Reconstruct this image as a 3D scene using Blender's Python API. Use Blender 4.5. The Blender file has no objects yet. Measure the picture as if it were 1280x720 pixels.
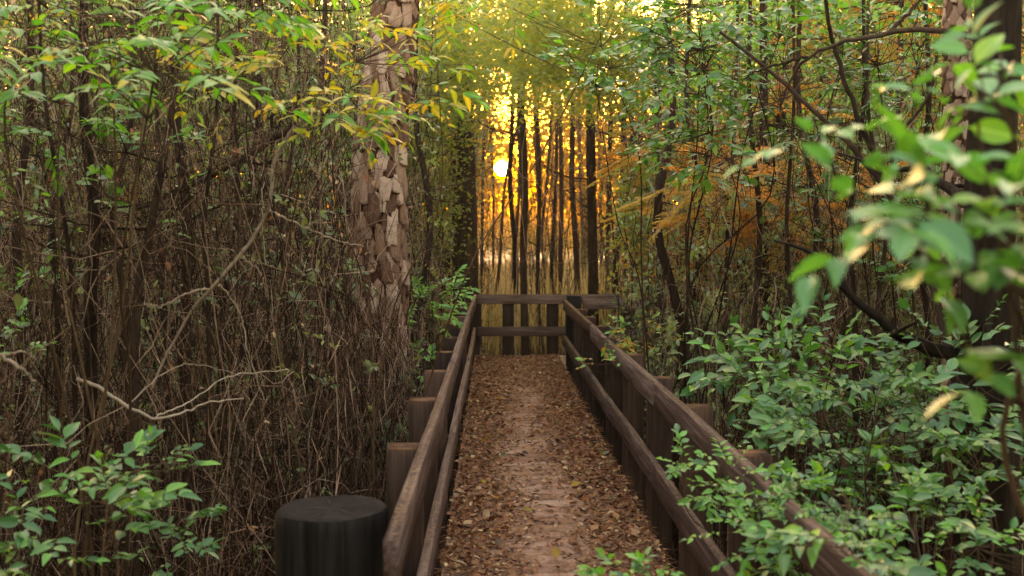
import bpy, math, random
import numpy as np
from mathutils import Vector, Matrix

random.seed(7)
rng = np.random.default_rng(11)
scn = bpy.context.scene
COL = scn.collection
R = math.radians

# ------------------------------------------------------------ camera
F = 1244.0                      # focal length in pixels of a 1280 wide picture
EYE = np.array([0.0, 0.0, 1.75])
HX, HY = 618.0, 296.0           # vanishing point of the walkway
cam_d = bpy.data.cameras.new("camera")
cam = bpy.data.objects.new("camera", cam_d)
COL.objects.link(cam)
cam.location = EYE
cam.rotation_euler = (R(90 - 2.945), 0, R(-1.013))
cam_d.sensor_width = 36.0
cam_d.lens = 35.0
cam_d.clip_start = 0.05
cam_d.clip_end = 2000
cam_d.dof.use_dof = True
cam_d.dof.focus_distance = 6.5
cam_d.dof.aperture_fstop = 2.8
scn.camera = cam

# ------------------------------------------------------------ sky, sun, exposure
SUN_EL, SUN_AZ = R(3.9), R(0.45)
SUNDIR = Vector((math.sin(SUN_AZ) * math.cos(SUN_EL), math.cos(SUN_AZ) * math.cos(SUN_EL), math.sin(SUN_EL)))
w = bpy.data.worlds.new("World")
scn.world = w
w.use_nodes = True
nt = w.node_tree
bg = nt.nodes["Background"]
sky = nt.nodes.new("ShaderNodeTexSky")
sky.sky_type = 'NISHITA'
sky.sun_disc = False
sky.sun_elevation = SUN_EL
sky.sun_rotation = SUN_AZ
sky.air_density = 1.5
sky.dust_density = 5.0
sky.ozone_density = 0.6
nt.links.new(sky.outputs[0], bg.inputs[0])
bg.inputs[1].default_value = 0.15
sun_d = bpy.data.lights.new("sun", 'SUN')
sun_d.energy = 2.0
sun_d.angle = R(0.5)
sun_d.color = (1.0, 0.72, 0.42)
sun = bpy.data.objects.new("sun_light", sun_d)
sun.rotation_euler = SUNDIR.to_track_quat('Z', 'Y').to_euler()
COL.objects.link(sun)
vs = scn.view_settings
vs.view_transform = 'Standard'
vs.look = 'None'
vs.gamma = 1.0
vs.exposure = 4.75
vs.use_white_balance = True
vs.white_balance_temperature = 7300
vs.white_balance_tint = 18
scn.cycles.max_bounces = 6
scn.cycles.diffuse_bounces = 3
scn.cycles.glossy_bounces = 2
scn.cycles.transmission_bounces = 4
scn.cycles.transparent_max_bounces = 4
scn.cycles.volume_bounces = 1
scn.cycles.use_denoising = True


# ------------------------------------------------------------ small helpers
def at(px, py, d):
    """the point at distance d (metres along the walkway) that the photograph shows at px, py"""
    m = np.array(cam.rotation_euler.to_matrix())
    v = m @ np.array([(px - 640) / F, -(py - 360) / F, -1.0])
    return EYE + v * (d / v[1])


def nrm(v):
    return v / np.maximum(np.linalg.norm(v, axis=-1, keepdims=True), 1e-9)


def wav(p, s=1.0, k=0.0):
    """cheap smooth noise from sines, -1..1"""
    x, y, z = p[..., 0] * s + k, p[..., 1] * s + 1.7 * k, p[..., 2] * s - k
    return (np.sin(x * 1.9 + 2.1 * np.sin(y * 1.3 + k)) + np.sin(y * 2.3 + 1.7 * np.sin(z * 1.1)) + np.sin(z * 2.9 + 1.3 * np.sin(x * 1.7 + y))) / 3


def tag(o, label=None, cat=None, group=None, kind=None):
    if label: o["label"] = label
    if cat: o["category"] = cat
    if group: o["group"] = group
    if kind: o["kind"] = kind
    return o


def empty(name, loc=(0, 0, 0), rz=0.0):
    o = bpy.data.objects.new(name, None)
    o.location = tuple(loc)
    o.rotation_euler.z = rz
    o.empty_display_size = 0.1
    COL.objects.link(o)
    return o


def link(name, me, parent=None, loc=None):
    o = bpy.data.objects.new(name, me)
    COL.objects.link(o)
    if parent is not None:
        o.parent = parent
    if loc is not None:
        o.location = tuple(loc)
    return o


def np_mesh(name, V, faces_by_n, mat, tint=None, uv=None, smooth=False):
    """V (n,3); faces_by_n: list of int arrays (m,k); tint per vertex; uv per vertex (n,2)"""
    me = bpy.data.meshes.new(name)
    V = np.asarray(V, dtype=np.float32)
    me.vertices.add(len(V))
    me.vertices.foreach_set("co", V.ravel())
    loops = np.concatenate([f.ravel() for f in faces_by_n]).astype(np.int32)
    tot = np.concatenate([np.full(len(f), f.shape[1]) for f in faces_by_n]).astype(np.int32)
    start = np.concatenate([[0], np.cumsum(tot)[:-1]]).astype(np.int32)
    me.loops.add(len(loops))
    me.loops.foreach_set("vertex_index", loops)
    me.polygons.add(len(tot))
    me.polygons.foreach_set("loop_start", start)
    me.polygons.foreach_set("loop_total", tot)
    if smooth:
        me.polygons.foreach_set("use_smooth", np.ones(len(tot), dtype=bool))
    if tint is not None:
        a = me.attributes.new("tint", 'FLOAT', 'POINT')
        a.data.foreach_set("value", np.asarray(tint, dtype=np.float32))
    if uv is not None:
        u = me.uv_layers.new(name="UVMap")
        u.data.foreach_set("uv", np.asarray(uv, dtype=np.float32)[loops].ravel())
    me.update(calc_edges=True)
    if mat: me.materials.append(mat)
    return me


class MB:
    """collects pieces into one mesh"""
    def __init__(s):
        s.V, s.F, s.T, s.U, s.n = [], {}, [], [], 0

    def add(s, V, faces, tint=0.0, uv=None):
        V = np.asarray(V, float).reshape(-1, 3)
        s.V.append(V)
        for f in faces:
            f = np.asarray(f)
            s.F.setdefault(f.shape[1], []).append(f + s.n)
        s.T.append(np.broadcast_to(np.asarray(tint, float), (len(V),)))
        s.U.append(np.zeros((len(V), 2)) if uv is None else np.asarray(uv).reshape(-1, 2))
        s.n += len(V)
        return s

    def mesh(s, name, mat, smooth=False):
        return np_mesh(name, np.concatenate(s.V), [np.concatenate(v) for v in s.F.values()], mat,
                       np.concatenate(s.T), np.concatenate(s.U), smooth)

    def build(s, name, mat, parent=None, smooth=False, loc=None):
        return link(name, s.mesh(name, mat, smooth), parent, loc)


def tubes(P, Rr, S=4, twist=None):
    """P (N,K,3) paths, Rr (N,K) radii -> verts, quads"""
    P = np.asarray(P, float); Rr = np.asarray(Rr, float)
    N, K, _ = P.shape
    t = nrm(np.gradient(P, axis=1))
    ref = np.where(np.abs(nrm(P[:, -1] - P[:, 0])[:, 2:3]) > 0.75, np.array([[1.0, 0.13, 0]]), np.array([[0.0, 0.1, 1.0]]))[:, None, :]
    u = nrm(np.cross(t, ref)); v = np.cross(t, u)
    a = np.arange(S) / S * 2 * np.pi
    V = P[:, :, None, :] + Rr[:, :, None, None] * (np.cos(a)[None, None, :, None] * u[:, :, None, :] + np.sin(a)[None, None, :, None] * v[:, :, None, :])
    idx = np.arange(N * K * S).reshape(N, K, S)
    q = np.stack([idx[:, :-1, :], np.roll(idx, -1, 2)[:, :-1, :], np.roll(idx, -1, 2)[:, 1:, :], idx[:, 1:, :]], -1).reshape(-1, 4)
    return V.reshape(-1, 3), q


def bez(a, b, c, K=8):
    t = np.linspace(0, 1, K)[:, None]
    return (1 - t) ** 2 * a + 2 * t * (1 - t) * b + t * t * c


def smooth_path(pts, K=24):
    """Catmull-Rom through control points"""
    p = np.asarray(pts, float)
    p = np.vstack([2 * p[0] - p[1], p, 2 * p[-1] - p[-2]])
    n = len(p) - 3
    out = []
    for u in np.linspace(0, n - 1e-6, K):
        i = int(u); t = u - i
        a, b, c, d = p[i], p[i + 1], p[i + 2], p[i + 3]
        out.append(0.5 * ((2 * b) + (c - a) * t + (2 * a - 5 * b + 4 * c - d) * t * t + (3 * b - a - 3 * c + d) * t ** 3))
    return np.array(out)


# ------------------------------------------------------------ materials
def mat_new(name):
    m = bpy.data.materials.new(name)
    m.use_nodes = True
    t = m.node_tree
    b = t.nodes["Principled BSDF"]
    return m, t, b


def ramp(t, fac, stops):
    r = t.nodes.new("ShaderNodeValToRGB")
    e = r.color_ramp.elements
    while len(e) > 1: e.remove(e[-1])
    e[0].position = stops[0][0]; e[0].color = (*stops[0][1], 1)
    for p, c in stops[1:]:
        x = e.new(p); x.color = (*c, 1)
    if fac is not None: t.links.new(fac, r.inputs[0])
    return r


def rand_tint(t):
    a = t.nodes.new("ShaderNodeAttribute"); a.attribute_name = "tint"
    o = t.nodes.new("ShaderNodeObjectInfo")
    ad = t.nodes.new("ShaderNodeMath"); ad.operation = 'ADD'
    t.links.new(a.outputs["Fac"], ad.inputs[0]); t.links.new(o.outputs["Random"], ad.inputs[1])
    fr = t.nodes.new("ShaderNodeMath"); fr.operation = 'FRACT'
    t.links.new(ad.outputs[0], fr.inputs[0])
    return fr.outputs[0]


def leaf_mat(name, cols, trans=0.45, rough=0.4, spec=0.5, tcol=(1.25, 1.2, 0.45), veins=True, spots=0.0):
    m, t, b = mat_new(name)
    n = len(cols)
    f = rand_tint(t)
    r = ramp(t, f, [(i / max(n - 1, 1), c) for i, c in enumerate(cols)])
    col = r.outputs[0]
    if spots > 0:
        tc = t.nodes.new("ShaderNodeTexCoord")
        no = t.nodes.new("ShaderNodeTexNoise"); no.inputs["Scale"].default_value = 45
        t.links.new(tc.outputs["Object"], no.inputs["Vector"])
        rr = ramp(t, no.outputs[0], [(0.5, (0, 0, 0)), (0.66, (1, 1, 1))])
        mu = t.nodes.new("ShaderNodeMath"); mu.operation = 'MULTIPLY'; mu.inputs[1].default_value = spots
        t.links.new(rr.outputs[0], mu.inputs[0])
        mx = t.nodes.new("ShaderNodeMixRGB"); mx.inputs[2].default_value = (0.16, 0.09, 0.02, 1)
        t.links.new(mu.outputs[0], mx.inputs[0]); t.links.new(col, mx.inputs[1])
        col = mx.outputs[0]
    if veins:
        uv = t.nodes.new("ShaderNodeUVMap"); uv.uv_map = "UVMap"
        sp = t.nodes.new("ShaderNodeSeparateXYZ"); t.links.new(uv.outputs[0], sp.inputs[0])
        ab = t.nodes.new("ShaderNodeMath"); ab.operation = 'ABSOLUTE'; t.links.new(sp.outputs[0], ab.inputs[0])
        # side veins: waves of v - |u|
        sb = t.nodes.new("ShaderNodeMath"); sb.operation = 'SUBTRACT'; t.links.new(sp.outputs[1], sb.inputs[0]); t.links.new(ab.outputs[0], sb.inputs[1])
        ml = t.nodes.new("ShaderNodeMath"); ml.operation = 'MULTIPLY'; ml.inputs[1].default_value = 50; t.links.new(sb.outputs[0], ml.inputs[0])
        sn = t.nodes.new("ShaderNodeMath"); sn.operation = 'SINE'; t.links.new(ml.outputs[0], sn.inputs[0])
        r2 = ramp(t, sn.outputs[0], [(0.75, (0, 0, 0)), (1.0, (0.35, 0.35, 0.35))])
        r1 = ramp(t, ab.outputs[0], [(0.012, (0.8, 0.8, 0.8)), (0.03, (0, 0, 0))])
        mxf = t.nodes.new("ShaderNodeMixRGB"); mxf.blend_type = 'LIGHTEN'; mxf.inputs[0].default_value = 1
        t.links.new(r1.outputs[0], mxf.inputs[1]); t.links.new(r2.outputs[0], mxf.inputs[2])
        hs = t.nodes.new("ShaderNodeHueSaturation"); hs.inputs["Value"].default_value = 1.5; hs.inputs["Saturation"].default_value = 0.85
        t.links.new(col, hs.inputs["Color"])
        mv = t.nodes.new("ShaderNodeMixRGB")
        t.links.new(mxf.outputs[0], mv.inputs[0]); t.links.new(col, mv.inputs[1]); t.links.new(hs.outputs[0], mv.inputs[2])
        col = mv.outputs[0]
    t.links.new(col, b.inputs["Base Color"])
    b.inputs["Roughness"].default_value = rough
    b.inputs["Specular IOR Level"].default_value = spec
    tr = t.nodes.new("ShaderNodeBsdfTranslucent")
    mu = t.nodes.new("ShaderNodeMixRGB"); mu.blend_type = 'MULTIPLY'; mu.inputs[0].default_value = 1
    mu.inputs[2].default_value = (*tcol, 1)
    t.links.new(col, mu.inputs[1]); t.links.new(mu.outputs[0], tr.inputs[0])
    ms = t.nodes.new("ShaderNodeMixShader"); ms.inputs[0].default_value = trans
    t.links.new(b.outputs[0], ms.inputs[1]); t.links.new(tr.outputs[0], ms.inputs[2])
    t.links.new(ms.outputs[0], t.nodes["Material Output"].inputs[0])
    return m


def rough_mat(name, stops, scale=(1, 1, 1), nscale=12, rough=0.85, bump=0.4, dist=0.01, tintmix=0.5, coords="Object", detail=8, streak=None, spec=0.05, wear=None):
    """bark, wood, soil: noise colour + per-piece tint + bump"""
    m, t, b = mat_new(name)
    tc = t.nodes.new("ShaderNodeTexCoord")
    mp = t.nodes.new("ShaderNodeMapping"); mp.inputs["Scale"].default_value = scale
    t.links.new(tc.outputs[coords], mp.inputs[0])
    oi = t.nodes.new("ShaderNodeObjectInfo")
    cb = t.nodes.new("ShaderNodeCombineXYZ")
    m9 = t.nodes.new("ShaderNodeMath"); m9.operation = 'MULTIPLY'; m9.inputs[1].default_value = 37
    t.links.new(oi.outputs["Random"], m9.inputs[0]); t.links.new(m9.outputs[0], cb.inputs[0]); t.links.new(m9.outputs[0], cb.inputs[2])
    t.links.new(cb.outputs[0], mp.inputs["Location"])
    no = t.nodes.new("ShaderNodeTexNoise"); no.inputs["Scale"].default_value = nscale; no.inputs["Detail"].default_value = detail
    no.inputs["Roughness"].default_value = 0.65
    t.links.new(mp.outputs[0], no.inputs["Vector"])
    f = rand_tint(t)
    mx = t.nodes.new("ShaderNodeMixRGB"); mx.inputs[0].default_value = tintmix
    t.links.new(no.outputs[0], mx.inputs[1]); t.links.new(f, mx.inputs[2])
    r = ramp(t, mx.outputs[0], stops)
    col = r.outputs[0]
    if wear:
        n2 = t.nodes.new("ShaderNodeTexNoise"); n2.inputs["Scale"].default_value = wear[1]; n2.inputs["Detail"].default_value = 6
        t.links.new(tc.outputs[coords], n2.inputs["Vector"])
        r2 = ramp(t, n2.outputs[0], [(wear[2], (0, 0, 0)), (wear[3], (1, 1, 1))])
        mw = t.nodes.new("ShaderNodeMixRGB"); mw.inputs[2].default_value = (*wear[0], 1)
        fac = r2.outputs[0]
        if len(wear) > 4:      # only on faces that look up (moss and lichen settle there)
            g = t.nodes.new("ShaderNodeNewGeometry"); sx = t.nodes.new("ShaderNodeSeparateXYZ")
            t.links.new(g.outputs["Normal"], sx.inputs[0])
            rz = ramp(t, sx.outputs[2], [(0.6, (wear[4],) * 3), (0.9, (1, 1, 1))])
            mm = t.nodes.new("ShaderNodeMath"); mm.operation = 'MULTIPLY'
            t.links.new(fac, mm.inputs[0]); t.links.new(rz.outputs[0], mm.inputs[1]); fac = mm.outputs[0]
        t.links.new(fac, mw.inputs[0]); t.links.new(col, mw.inputs[1]); col = mw.outputs[0]
    t.links.new(col, b.inputs["Base Color"])
    b.inputs["Roughness"].default_value = rough
    b.inputs["Specular IOR Level"].default_value = spec
    if bump:
        bp = t.nodes.new("ShaderNodeBump"); bp.inputs["Strength"].default_value = bump; bp.inputs["Distance"].default_value = dist
        t.links.new(no.outputs[0], bp.inputs["Height"]); t.links.new(bp.outputs[0], b.inputs["Normal"])
    return m


M = {}
M['deck'] = rough_mat("weathered_deck_wood", [(0.2, (0.16, 0.085, 0.065)), (0.5, (0.30, 0.175, 0.135)), (0.8, (0.44, 0.29, 0.235))], (3, 40, 40), 1.6, 0.7, 0.5, 0.004, 0.35, wear=((0.05, 0.03, 0.02), 5, 0.55, 0.7))
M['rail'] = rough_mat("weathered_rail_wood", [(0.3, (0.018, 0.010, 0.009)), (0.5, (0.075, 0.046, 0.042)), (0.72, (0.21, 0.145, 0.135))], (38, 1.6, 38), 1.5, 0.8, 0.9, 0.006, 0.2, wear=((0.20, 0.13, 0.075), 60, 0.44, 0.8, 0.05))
M['rail_x'] = rough_mat("weathered_cross_rail_wood", [(0.3, (0.018, 0.010, 0.009)), (0.5, (0.075, 0.046, 0.042)), (0.72, (0.21, 0.145, 0.135))], (1.6, 38, 38), 1.5, 0.8, 0.9, 0.006, 0.2)
M['post'] = rough_mat("post_wood", [(0.3, (0.012, 0.007, 0.006)), (0.5, (0.034, 0.02, 0.017)), (0.72, (0.085, 0.048, 0.036))], (36, 36, 1.5), 1.5, 0.7, 0.6, 0.005, 0.3, wear=((0.16, 0.075, 0.04), 14, 0.4, 0.6, 0.0))
M['piling'] = rough_mat("dark_piling_wood", [(0.3, (0.003, 0.0025, 0.003)), (0.5, (0.007, 0.006, 0.0065)), (0.75, (0.022, 0.017, 0.017))], (26, 26, 1.2), 1.5, 0.6, 0.7, 0.006, 0.1, spec=0.1)
M['cut'] = rough_mat("cut_end_grain", [(0.3, (0.008, 0.007, 0.008)), (0.5, (0.016, 0.013, 0.0145)), (0.75, (0.036, 0.028, 0.028))], (4, 4, 4), 3, 0.6, 0.5, 0.004, 0.1)
M['soil'] = rough_mat("forest_soil", [(0.25, (0.008, 0.005, 0.004)), (0.5, (0.025, 0.015, 0.010)), (0.75, (0.07, 0.04, 0.024))], (1, 1, 1), 7, 0.95, 0.8, 0.05, 0.0, coords="Object")
M['pinebark'] = rough_mat("pine_bark_plate", [(0.15, (0.06, 0.026, 0.018)), (0.4, (0.15, 0.08, 0.056)), (0.6, (0.25, 0.152, 0.115)), (0.85, (0.42, 0.30, 0.245))], (1, 1, 0.3), 30, 0.85, 1.0, 0.012, 0.6, coords="Object")
M['pineinner'] = rough_mat("pine_bark_furrow", [(0.25, (0.015, 0.007, 0.005)), (0.5, (0.05, 0.02, 0.013)), (0.8, (0.11, 0.045, 0.028))], (1, 1, 0.3), 25, 0.9, 0.9, 0.01, 0.1)
M['bark'] = rough_mat("dark_bark", [(0.25, (0.010, 0.006, 0.005)), (0.5, (0.035, 0.021, 0.016)), (0.8, (0.09, 0.056, 0.042))], (1, 1, 0.12), 30, 0.9, 0.9, 0.012, 0.3)
M['darkbark'] = rough_mat("near_black_bark", [(0.25, (0.006, 0.004, 0.003)), (0.5, (0.016, 0.011, 0.009)), (0.8, (0.045, 0.03, 0.025))], (1, 1, 0.15), 34, 0.9, 1.0, 0.015, 0.2)
M['paletwig'] = rough_mat("pale_dead_branch", [(0.25, (0.14, 0.095, 0.07)), (0.5, (0.26, 0.19, 0.15)), (0.8, (0.40, 0.32, 0.27))], (1, 1, 1), 20, 0.85, 0.6, 0.004, 0.3)
M['twig'] = rough_mat("brown_twig", [(0.15, (0.008, 0.004, 0.003)), (0.45, (0.028, 0.014, 0.010)), (0.6, (0.075, 0.038, 0.026)), (0.78, (0.24, 0.145, 0.107)), (1.0, (0.50, 0.37, 0.30))], (1, 1, 1), 8, 0.85, 0.0, 0.01, 0.8, detail=2)
M['greenstem'] = rough_mat("thin_living_stem", [(0.2, (0.03, 0.018, 0.011)), (0.6, (0.08, 0.048, 0.03)), (1, (0.17, 0.11, 0.065))], (1, 1, 1), 12, 0.7, 0.0, 0.01, 0.6, detail=2)
M['litter'] = leaf_mat("fallen_leaf_brown", [(0.035, 0.014, 0.010), (0.14, 0.048, 0.024), (0.24, 0.085, 0.034), (0.08, 0.028, 0.016), (0.30, 0.14, 0.06), (0.18, 0.055, 0.026), (0.50, 0.33, 0.19), (0.06, 0.024, 0.015), (0.27, 0.10, 0.04), (0.12, 0.04, 0.022)], 0.12, 0.6, 0.35, (1, 1, 1), veins=False)
M['needle'] = leaf_mat("fallen_pine_needle", [(0.28, 0.10, 0.04), (0.38, 0.16, 0.055), (0.18, 0.07, 0.03), (0.46, 0.24, 0.10)], 0.05, 0.6, 0.3, (1, 1, 1), veins=False)
M['hickory'] = leaf_mat("hickory_leaf", [(0.05, 0.19, 0.02), (0.08, 0.25, 0.02), (0.05, 0.18, 0.025), (0.17, 0.32, 0.02), (0.07, 0.22, 0.02), (0.12, 0.28, 0.02)], 0.5, 0.35, 0.5, (1.5, 1.5, 0.5))
M['yellow'] = leaf_mat("yellowing_leaf", [(0.50, 0.36, 0.02), (0.30, 0.33, 0.03), (0.16, 0.27, 0.03), (0.55, 0.38, 0.03), (0.24, 0.32, 0.03), (0.50, 0.28, 0.02), (0.18, 0.28, 0.03)], 0.5, 0.4, 0.4, (1.3, 1.25, 0.5), spots=0.35)
M['glossy'] = leaf_mat("glossy_shrub_leaf", [(0.025, 0.085, 0.03), (0.045, 0.14, 0.04), (0.07, 0.18, 0.045), (0.03, 0.10, 0.04), (0.12, 0.22, 0.05), (0.05, 0.13, 0.04)], 0.3, 0.34, 0.45, (1.3, 1.5, 0.4))
M['glossyfresh'] = leaf_mat("fresh_green_leaf", [(0.08, 0.26, 0.03), (0.12, 0.33, 0.04), (0.07, 0.21, 0.035), (0.19, 0.36, 0.04)], 0.42, 0.35, 0.55, (1.4, 1.4, 0.5))
M['nearleaf'] = leaf_mat("near_shiny_leaf", [(0.06, 0.20, 0.045), (0.09, 0.25, 0.06), (0.05, 0.17, 0.05), (0.13, 0.30, 0.06)], 0.35, 0.36, 0.55, (1.3, 1.5, 0.5))
M['holly'] = leaf_mat("dark_holly_leaf", [(0.025, 0.08, 0.02), (0.045, 0.14, 0.025), (0.08, 0.20, 0.03), (0.03, 0.10, 0.025)], 0.35, 0.3, 0.6, (1.6, 1.6, 0.5))
M['sage'] = leaf_mat("dusty_green_leaf", [(0.07, 0.11, 0.06), (0.11, 0.15, 0.08), (0.06, 0.095, 0.05), (0.15, 0.17, 0.09), (0.09, 0.13, 0.06)], 0.35, 0.45, 0.45, (1.3, 1.2, 0.6), veins=False)
M['pale'] = leaf_mat("pale_green_leaf", [(0.15, 0.22, 0.10), (0.22, 0.29, 0.14), (0.12, 0.19, 0.08), (0.28, 0.30, 0.10), (0.18, 0.25, 0.13)], 0.4, 0.4, 0.45, (1.3, 1.2, 0.6), veins=False)
M['olive'] = leaf_mat("olive_leaf", [(0.07, 0.10, 0.03), (0.12, 0.14, 0.04), (0.06, 0.10, 0.035), (0.18, 0.17, 0.045), (0.09, 0.12, 0.035)], 0.45, 0.5, 0.35, (1.5, 1.3, 0.5), veins=False)
M['canopy'] = leaf_mat("high_canopy_leaf", [(0.16, 0.24, 0.07), (0.23, 0.29, 0.09), (0.13, 0.21, 0.07), (0.34, 0.32, 0.07), (0.19, 0.26, 0.09)], 0.55, 0.5, 0.35, (1.5, 1.3, 0.5), veins=False)
M['gold'] = leaf_mat("golden_leaf", [(0.38, 0.26, 0.03), (0.48, 0.30, 0.04), (0.30, 0.24, 0.04), (0.42, 0.22, 0.03), (0.22, 0.20, 0.04)], 0.5, 0.5, 0.3, (1.3, 1.1, 0.5), veins=False)
M['orange'] = leaf_mat("orange_cypress_leaf", [(0.55, 0.21, 0.025), (0.66, 0.28, 0.03), (0.62, 0.34, 0.04), (0.48, 0.17, 0.025), (0.58, 0.30, 0.03)], 0.5, 0.5, 0.3, (1.3, 1.1, 0.6), veins=False)
M['amber'] = leaf_mat("amber_cypress_leaf", [(0.46, 0.24, 0.04), (0.54, 0.33, 0.05), (0.40, 0.27, 0.05), (0.34, 0.26, 0.05)], 0.5, 0.5, 0.3, (1.25, 1.15, 0.6), veins=False)
M['reed'] = leaf_mat("dry_marsh_reed", [(0.42, 0.32, 0.15), (0.50, 0.40, 0.20), (0.34, 0.25, 0.12), (0.38, 0.32, 0.14)], 0.4, 0.6, 0.3, (1.1, 1.05, 0.7), veins=False)


t = M['cut'].node_tree; b = t.nodes["Principled BSDF"]
wv = t.nodes.new("ShaderNodeTexWave"); wv.wave_type = 'RINGS'; wv.rings_direction = 'Z'
wv.inputs["Scale"].default_value = 26; wv.inputs["Distortion"].default_value = 2.5; wv.inputs["Detail"].default_value = 3; wv.inputs["Detail Scale"].default_value = 2
tc = t.nodes.new("ShaderNodeTexCoord"); t.links.new(tc.outputs["Object"], wv.inputs["Vector"])
old = b.inputs["Base Color"].links[0].from_socket
mx = t.nodes.new("ShaderNodeMixRGB"); mx.blend_type = 'MULTIPLY'; mx.inputs[0].default_value = .55
t.links.new(old, mx.inputs[1]); t.links.new(wv.outputs[0], mx.inputs[2]); t.links.new(mx.outputs[0], b.inputs["Base Color"])
b.inputs["Roughness"].default_value = .9


# ------------------------------------------------------------ leaf shapes (unit length along +Y, face to +Z)
def leaf_shape(st, fold=0.25, curl=0.12, twist=0.0, teeth=0.0):
    """st: list of (y, halfwidth) -> verts, faces(list), uv"""
    V, U = [], []
    for i, (y, hw) in enumerate(st):
        z = -curl * y * y
        w_ = hw * (1 + (teeth if i % 2 else -teeth))
        for s in (-1, 0, 1):
            V.append((s * w_, y, z + fold * abs(s) * w_ + twist * s * w_ * y))
            U.append((s * w_, y))
    q = []
    for i in range(len(st) - 1):
        a = 3 * i
        q += [(a, a + 1, a + 4, a + 3), (a + 1, a + 2, a + 5, a + 4)]
    return np.array(V, float), [np.array(q)], np.array(U, float)


OVAL = leaf_shape([(0, .012), (.08, .015), (.12, .02), (.22, .15), (.38, .225), (.55, .24), (.72, .19), (.87, .10), (1, .006)], 0.3, 0.15)
OVAL2 = leaf_shape([(0, .012), (.1, .02), (.25, .17), (.42, .22), (.6, .2), (.8, .12), (1, .006)], 0.5, 0.32, 0.25)
LANCE = leaf_shape([(0, .01), (.06, .02), (.15, .09), (.27, .135), (.42, .165), (.58, .165), (.73, .125), (.87, .065), (1, .003)], 0.28, 0.22, 0.0, 0.05)
LANCE2 = leaf_shape([(0, .01), (.06, .02), (.18, .1), (.36, .155), (.55, .16), (.75, .11), (.9, .05), (1, .003)], 0.1, 0.5, 0.35, 0.05)
OVAL_S = leaf_shape([(0, .01), (.3, .21), (.65, .2), (1, .01)], 0.35, 0.2)
FLAKE = (np.array([(0, 0, 0), (-.24, .5, .08), (0, .5, 0), (.24, .5, .08), (0, 1, -.1)], float), [np.array([(0, 2, 1), (0, 3, 2), (1, 2, 4), (2, 3, 4)])], np.zeros((5, 2)))
DIA = (np.array([(0, 0, 0), (-.25, .5, .05), (0, 1, -.1), (.25, .5, .05)], float), [np.array([(0, 3, 1), (1, 3, 2)])], np.zeros((4, 2)))
CRUMPLE = leaf_shape([(0, .01), (.15, .16), (.4, .30), (.65, .26), (.85, .14), (1, .02)], 0.75, -0.3, 0.5)


def frames(pos, d, n, size, wid=1.0):
    """(N,3) positions, directions, normals, size (N,) -> (N,3,4) matrices"""
    d = nrm(d)
    x = nrm(np.cross(d, n))
    z = np.cross(x, d)
    A = np.stack([x * size[:, None] * wid, d * size[:, None], z * size[:, None], pos], -1)
    return A


def stamp(mb, shape, A, tints=None):
    V, fs, U = shape
    N = len(A)
    if N == 0: return
    W = np.einsum('nij,vj->nvi', A[:, :, :3], V) + A[:, None, :, 3]
    off = (np.arange(N) * len(V))
    fl = [(f[None] + off[:, None, None]).reshape(-1, f.shape[1]) for f in fs]
    tt = rng.random(N) if tints is None else tints
    mb.add(W.reshape(-1, 3), fl, np.repeat(tt, len(V)), np.tile(U, (N, 1)))


leaf_meshes = {}


def leaf_mesh(shape_name, shape, matname):
    k = (shape_name, matname)
    if k not in leaf_meshes:
        leaf_meshes[k] = np_mesh(shape_name, shape[0], shape[1], M[matname], None, shape[2], smooth=True)
    return leaf_meshes[k]


def leaf_objects(A, shape_name, shape, matname, parent, name="leaf"):
    me = leaf_mesh(shape_name, shape, matname)
    off = np.array(parent.location)
    for a in A:
        o = bpy.data.objects.new(name, me)
        COL.objects.link(o)
        o.parent = parent
        m = np.eye(4); m[:3, :4] = a; m[:3, 3] -= off
        o.matrix_basis = Matrix(m.tolist())


def in_view(p, margin=40):
    q = (p - EYE)
    m = np.array(cam.rotation_euler.to_matrix())
    c = q @ m
    z = -c[:, 2]
    x = 640 + c[:, 0] / np.maximum(z, .01) * F
    y = 360 - c[:, 1] / np.maximum(z, .01) * F
    return (z > 0.1) & (x > -margin) & (x < 1280 + margin) & (y > -margin) & (y < 720 + margin), z


# ------------------------------------------------------------ ground
GZ = -0.75


def ground_h(x, y):
    p = np.stack([x, y, np.zeros_like(x)], -1)
    return GZ + 0.16 * wav(p, 0.6) + 0.09 * wav(p, 1.9, 2.0) + 0.03 * wav(p, 5.0, 4)


def make_ground():
    n = 170
    u = np.linspace(-1, 1, n)
    gx = np.sign(u) * (np.abs(u) ** 3.2) * 900 + u * 12
    gy = gx + 10
    X, Y = np.meshgrid(gx, gy)
    Z = np.where((np.abs(X) < 60) & (np.abs(Y) < 90), ground_h(X, Y), GZ)
    V = np.stack([X, Y, Z], -1).reshape(-1, 3)
    i = np.arange(n * n).reshape(n, n)
    q = np.stack([i[:-1, :-1], i[:-1, 1:], i[1:, 1:], i[1:, :-1]], -1).reshape(-1, 4)
    o = link("ground", np_mesh("ground", V, [q], M['soil'], smooth=True))
    tag(o, kind='structure')


make_ground()


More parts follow.
